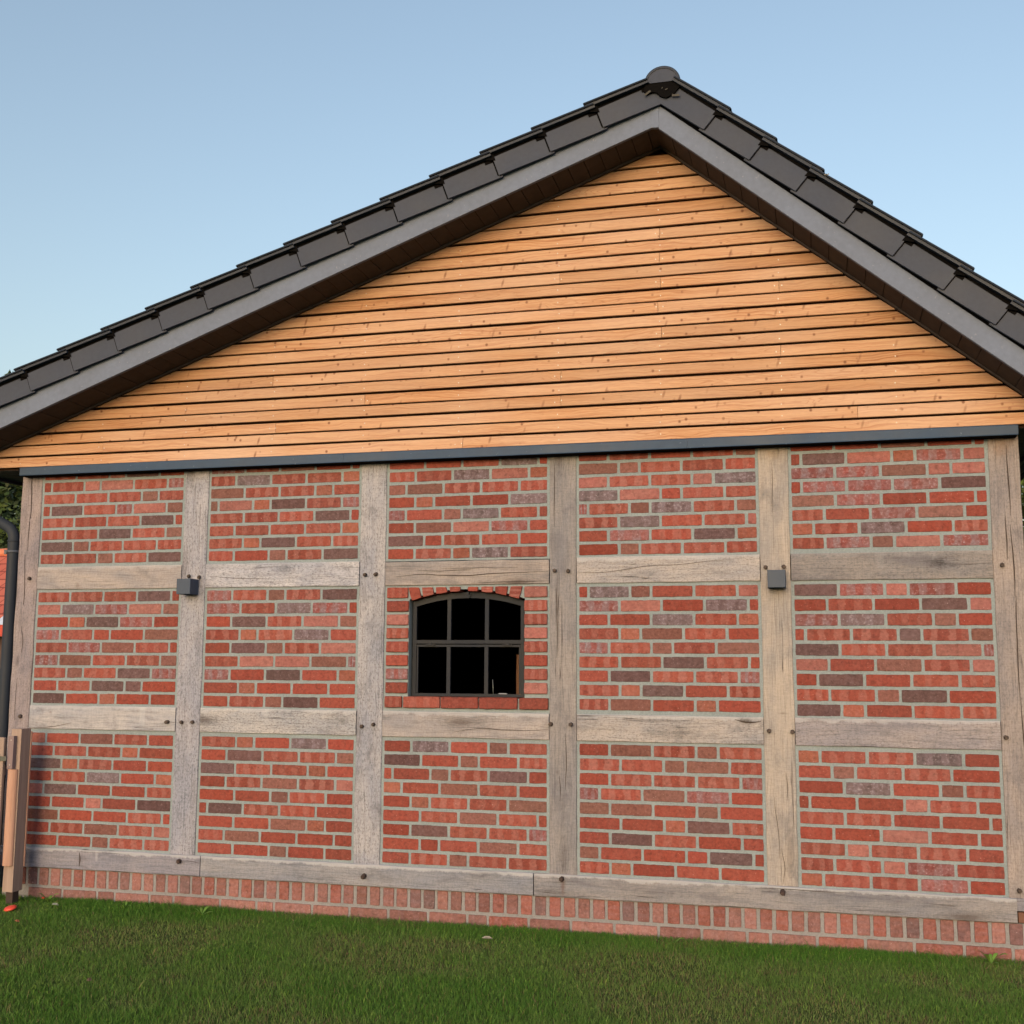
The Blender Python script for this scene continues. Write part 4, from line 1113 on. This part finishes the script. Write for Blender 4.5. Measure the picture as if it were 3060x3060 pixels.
# ================================================================== neighbour house, trees
nh = empty('neighbour_house', (-9.5, 11.0, GZ))
tag(nh, 'small house with an orange red tiled roof far behind at the left edge', 'house')
on = (-9.5, 11.0, GZ)
def mat_rooftile():
    g = N('orange_tiles', .7, .3); o = g.obj()
    b = g.new('ShaderNodeTexBrick'); b.offset = 0.5
    b.inputs['Scale'].default_value = 1.0; b.inputs['Brick Width'].default_value = .22; b.inputs['Row Height'].default_value = .16; b.inputs['Mortar Size'].default_value = .012
    b.inputs['Color1'].default_value = (*C(206, 104, 76), 1); b.inputs['Color2'].default_value = (*C(222, 122, 88), 1); b.inputs['Mortar'].default_value = (*C(150, 66, 48), 1)
    mp = g.new('ShaderNodeMapping'); mp.inputs['Rotation'].default_value = (R(90), 0, 0); mp.inputs['Scale'].default_value = (1, 1, 1)
    g.t.links.new(o, mp.inputs[0]); g.t.links.new(mp.outputs[0], b.inputs[0])
    g.col(b.outputs[0]); return g.m
def npart(mb, name, mat):
    ob = mb.build(name, mat, nh); ob.location = (-on[0], -on[1], -on[2]); return ob
mb = MB(); mb.box(-14.0, -6.35, 9.0, 13.0, GZ, 1.72); npart(mb, 'wall', mat_plain('brown_wall', C(112, 84, 70), .9))
mb = MB()
mb.prism([(-14.0, 1.72), (-6.2, 1.72), (-6.2, 1.90), (-14.0, 1.90)], 8.62, 8.70); npart(mb, 'fascia', mat_plain('red_fascia', C(200, 70, 50), .6))
mb = MB(); mb.prism([(-7.1, 1.9), (-6.25, 1.9), (-6.25, 2.45)], 8.60, 8.66); npart(mb, 'dormer_cheek', mat_plain('pale_sheet', C(190, 200, 210), .6))
mb = MB()
mb.add([(-14.2, 8.6, 1.92), (-6.1, 8.6, 1.92), (-6.1, 11.0, 3.26), (-14.2, 11.0, 3.26), (-6.1, 13.4, 1.92), (-14.2, 13.4, 1.92)], [(0, 1, 2, 3), (3, 2, 4, 5), (1, 4, 2), (0, 3, 5), (0, 5, 4, 1)])
rf = npart(mb, 'roof', mat_rooftile())
mb = MB(); mb.tube([(-14.2, 11.0, 3.27), (-6.05, 11.0, 3.27)], .09, 10)
npart(mb, 'ridge_tiles', mat_plain('orange_ridge', C(226, 128, 84), .6))

def mat_leaf():
    g = N('leaf', .65, .3); c, *_ = g.attr('gcol'); g.col(c); return g.m
def mat_bark(): return mat_plain('bark', C(84, 72, 60), .9, .2, 0, .3, 8, .6)
M_LEAF, M_BARK = mat_leaf(), mat_bark()
def tree(loc, clumps, nleaf, lsize, cols, label, seed, trunk_h, name='tree'):
    rng = np.random.RandomState(seed)
    root = empty(name, loc); tag(root, label, 'tree')
    cl = np.array(clumps); w_ = (cl[:, 3] ** 2); idx = rng.choice(len(cl), nleaf, p=w_ / w_.sum())
    d = rng.normal(size=(nleaf, 3)); d /= np.linalg.norm(d, axis=1)[:, None]
    rad = rng.uniform(.35, 1.06, nleaf) ** .6 * (1 + .18 * np.sin(d[:, 0] * 7 + d[:, 2] * 9 + idx))
    c = cl[idx, :3] + d * (rad * cl[idx, 3])[:, None] * np.array([1, 1, .85])
    a = rng.normal(size=(nleaf, 3)); a /= np.linalg.norm(a, axis=1)[:, None]
    b = np.cross(a, rng.normal(size=(nleaf, 3))); b /= np.linalg.norm(b, axis=1)[:, None]
    s = lsize * rng.uniform(.6, 1.4, nleaf)[:, None]
    V = np.stack([c - a * s, c + b * s * .45, c + a * s, c - b * s * .45], 1).astype(np.float32)
    me = bpy.data.meshes.new('crown'); me.vertices.add(nleaf * 4); me.vertices.foreach_set('co', V.ravel())
    me.loops.add(nleaf * 4); me.loops.foreach_set('vertex_index', np.arange(nleaf * 4, dtype=np.int32))
    me.polygons.add(nleaf); me.polygons.foreach_set('loop_start', (np.arange(nleaf) * 4).astype(np.int32)); me.update(calc_edges=True)
    cc = np.array(cols)[rng.randint(0, len(cols), nleaf)] * rng.uniform(.6, 1.4, nleaf)[:, None]
    cc = np.concatenate([np.repeat(cc[:, None, :], 4, 1), np.ones((nleaf, 4, 1))], 2).astype(np.float32)
    me.attributes.new('gcol', 'FLOAT_COLOR', 'POINT').data.foreach_set('color', cc.ravel())
    me.materials.append(M_LEAF)
    o = bpy.data.objects.new('crown', me); col.objects.link(o); o.parent = root
    mb = MB(); mb.tube([(0, 0, 0), (.05, 0, trunk_h * .5), (0, .05, trunk_h)], [.2, .16, .07], 10)
    for q in clumps[:10]:
        mb.tube([(0, 0, trunk_h * .55), (q[0] * .5, q[1] * .5, trunk_h * .55 + (q[2] - trunk_h * .55) * .6), (q[0], q[1], q[2])], [.07, .045, .015], 6)
    mb.build('trunk', M_BARK, root)
GR = [(.030, .052, .022), (.045, .075, .028), (.022, .036, .020), (.06, .10, .03)]
rr = random.Random(5)
cl = []
for i in range(46):
    a = rr.uniform(0, 6.28); r_ = rr.uniform(0, 2.3); z = rr.uniform(1.6, 6.6)
    r_ *= (1 - abs(z - 4.0) / 4.2)
    cl.append((math.cos(a) * r_, math.sin(a) * r_, z, rr.uniform(.55, .95)))
for i in range(9): cl.append((.50 + i * .045, -.1, 6.85 + i * .10, .26 - i * .018))
tree((-12.1, 14.0, GZ), cl, 26000, .085, GR, 'dark green tree behind the orange roof, seen left of the downpipe', 1, 6.8)
cl = [(rr.uniform(-1.4, 1.4), rr.uniform(-1, 1), rr.uniform(1.0, 3.8), rr.uniform(.5, .9)) for i in range(34)] + [(-1.25 + .1 * (i % 3), rr.uniform(-.3, .3), 1.2 + i * .24, .55) for i in range(13)]
tree((9.1, 8.0, GZ), cl, 24000, .07, [(.05, .085, .02), (.03, .05, .018), (.08, .13, .03)], 'bushy green tree behind the right corner of the house', 2, 2.6)

# ================================================================== small things on the lawn
def weed(x, y, s, label, seed, n=6):
    rr = random.Random(seed); mb = MB()
    for i in range(n):
        a = 2 * math.pi * i / n + rr.uniform(-.4, .4); L = s * rr.uniform(.7, 1.2); wd = L * .30; el = rr.uniform(.3, .9)
        d = Vector((math.cos(a), math.sin(a), 0)); q = Vector((-d.y, d.x, 0))
        pts = [(0, 0), (.3, .6), (.6, 1), (.85, .7), (1, .05)]
        vs_ = []
        for (t, wv) in pts:
            c = d * (L * t) + Vector((0, 0, L * el * math.sin(t * 1.9)))
            vs_ += [c - q * wd * wv * .5, c + q * wd * wv * .5 + Vector((0, 0, .002))]
        kk = rr.uniform(.8, 1.3)
        mb.add(vs_, [(2 * j, 2 * j + 2, 2 * j + 3, 2 * j + 1) for j in range(len(pts) - 1)], smooth=True, gcol=(.09 * kk, .19 * kk, .035 * kk, 1))
    o = mb.build('weed', M_LEAF); o.location = (x, y, GZ + .012)
    tag(o, label, 'weed', 'broad leaved weeds in the lawn')
weed(6.22, -.09, .075, 'pale green broad leaved weed by the right end of the plinth', 1, 7)
weed(1.62, -.18, .06, 'small rosette weed under the joint of the first two sill beams', 2)
weed(1.05, -.13, .05, 'leafy weed in the longer grass near the plinth, second from the gate post', 3)
weed(.46, -.10, .07, 'leafy weed beside the gate post foot', 4, 8)
weed(4.55, -.10, .04, 'little weed by the plinth below the fourth post', 5)
mb = MB(); prof = [(.0, .012), (.018, .011), (.034, .006), (.040, -.002), (.036, -.006), (0, -.006)]
n = 20; vs_ = [(math.cos(2 * math.pi * k / n) * r_, math.sin(2 * math.pi * k / n) * r_, z) for (r_, z) in prof[1:-1] for k in range(n)]
mb.add(vs_, [(i * n + k, i * n + (k + 1) % n, (i + 1) * n + (k + 1) % n, (i + 1) * n + k) for i in range(3) for k in range(n)] + [tuple(range(n - 1, -1, -1))], smooth=True)
o = mb.build('plastic_lid', mat_plain('red_plastic', C(235, 78, 52), .4, .5, 0, .03)); o.location = (.392, -.385, GZ + .030); o.rotation_euler = (R(14), R(-6), 0)
tag(o, 'round red plastic lid lying in the grass at the far left', 'lid')
def leafbit(x, y, s, c, label, rot, name='fallen_leaf'):
    mb = MB(); vs_ = [(-s, 0, 0), (-s * .4, -s * .35, .004), (s * .5, -s * .3, .006), (s, 0, .002), (s * .4, s * .32, .01), (-s * .5, s * .3, .008)]
    mb.add(vs_ + [(p[0], p[1], p[2] - .002) for p in vs_], [(0, 1, 2, 3, 4, 5), (11, 10, 9, 8, 7, 6)])
    o = mb.build(name, mat_plain(name + '_stuff', c, .8)); o.location = (x, y, GZ + .036); o.rotation_euler = rot
    tag(o, label, 'leaf', 'dry leaves on the lawn')
leafbit(.42, -.10, .012, C(215, 70, 50), 'tiny red leaf in the grass just right of the gate post', (.5, .2, 1))
leafbit(.70, -.72, .018, C(200, 120, 80), 'orange brown leaf in the grass below the red lid', (.7, .4, 1.3))
leafbit(3.52, -.36, .030, C(170, 158, 128), 'pale dry leaf in the lawn under the window side of the middle post', (.2, .1, .3))
leafbit(1.88, -1.72, .022, C(150, 120, 88), 'narrow tan leaf in the grass near the lower left', (.9, .2, 1.6))
leafbit(.62, -.25, .022, C(150, 152, 124), 'greyish leaf in the grass between the red lid and the plinth', (.3, .2, .4))
# insect in the air beside the roof
mb = MB(); mb.tube([(0, 0, -.008), (0, 0, -.002), (0, 0, .004), (0, 0, .009)], [.001, .004, .0035, .001], 8)
ib = mb.build('flying_insect', mat_plain('insect_body', (.02, .02, .02), .5)); ib.location = (5.489, -.95, 3.892)
tag(ib, 'small dark flying insect in the sky above the right roof slope', 'insect')
mb = MB()
for sg in (-1, 1):
    mb.add([(0, 0, .004), (sg * .011, -.002, .009), (sg * .013, -.001, .004), (sg * .003, 0, .0)], [(0, 1, 2, 3)])
wg = mb.build('wings', mat_plain('insect_wing', (.10, .10, .10), .4), ib)
# ================================================================== end
scene.render.engine = 'CYCLES'
scene.cycles.max_bounces = 6
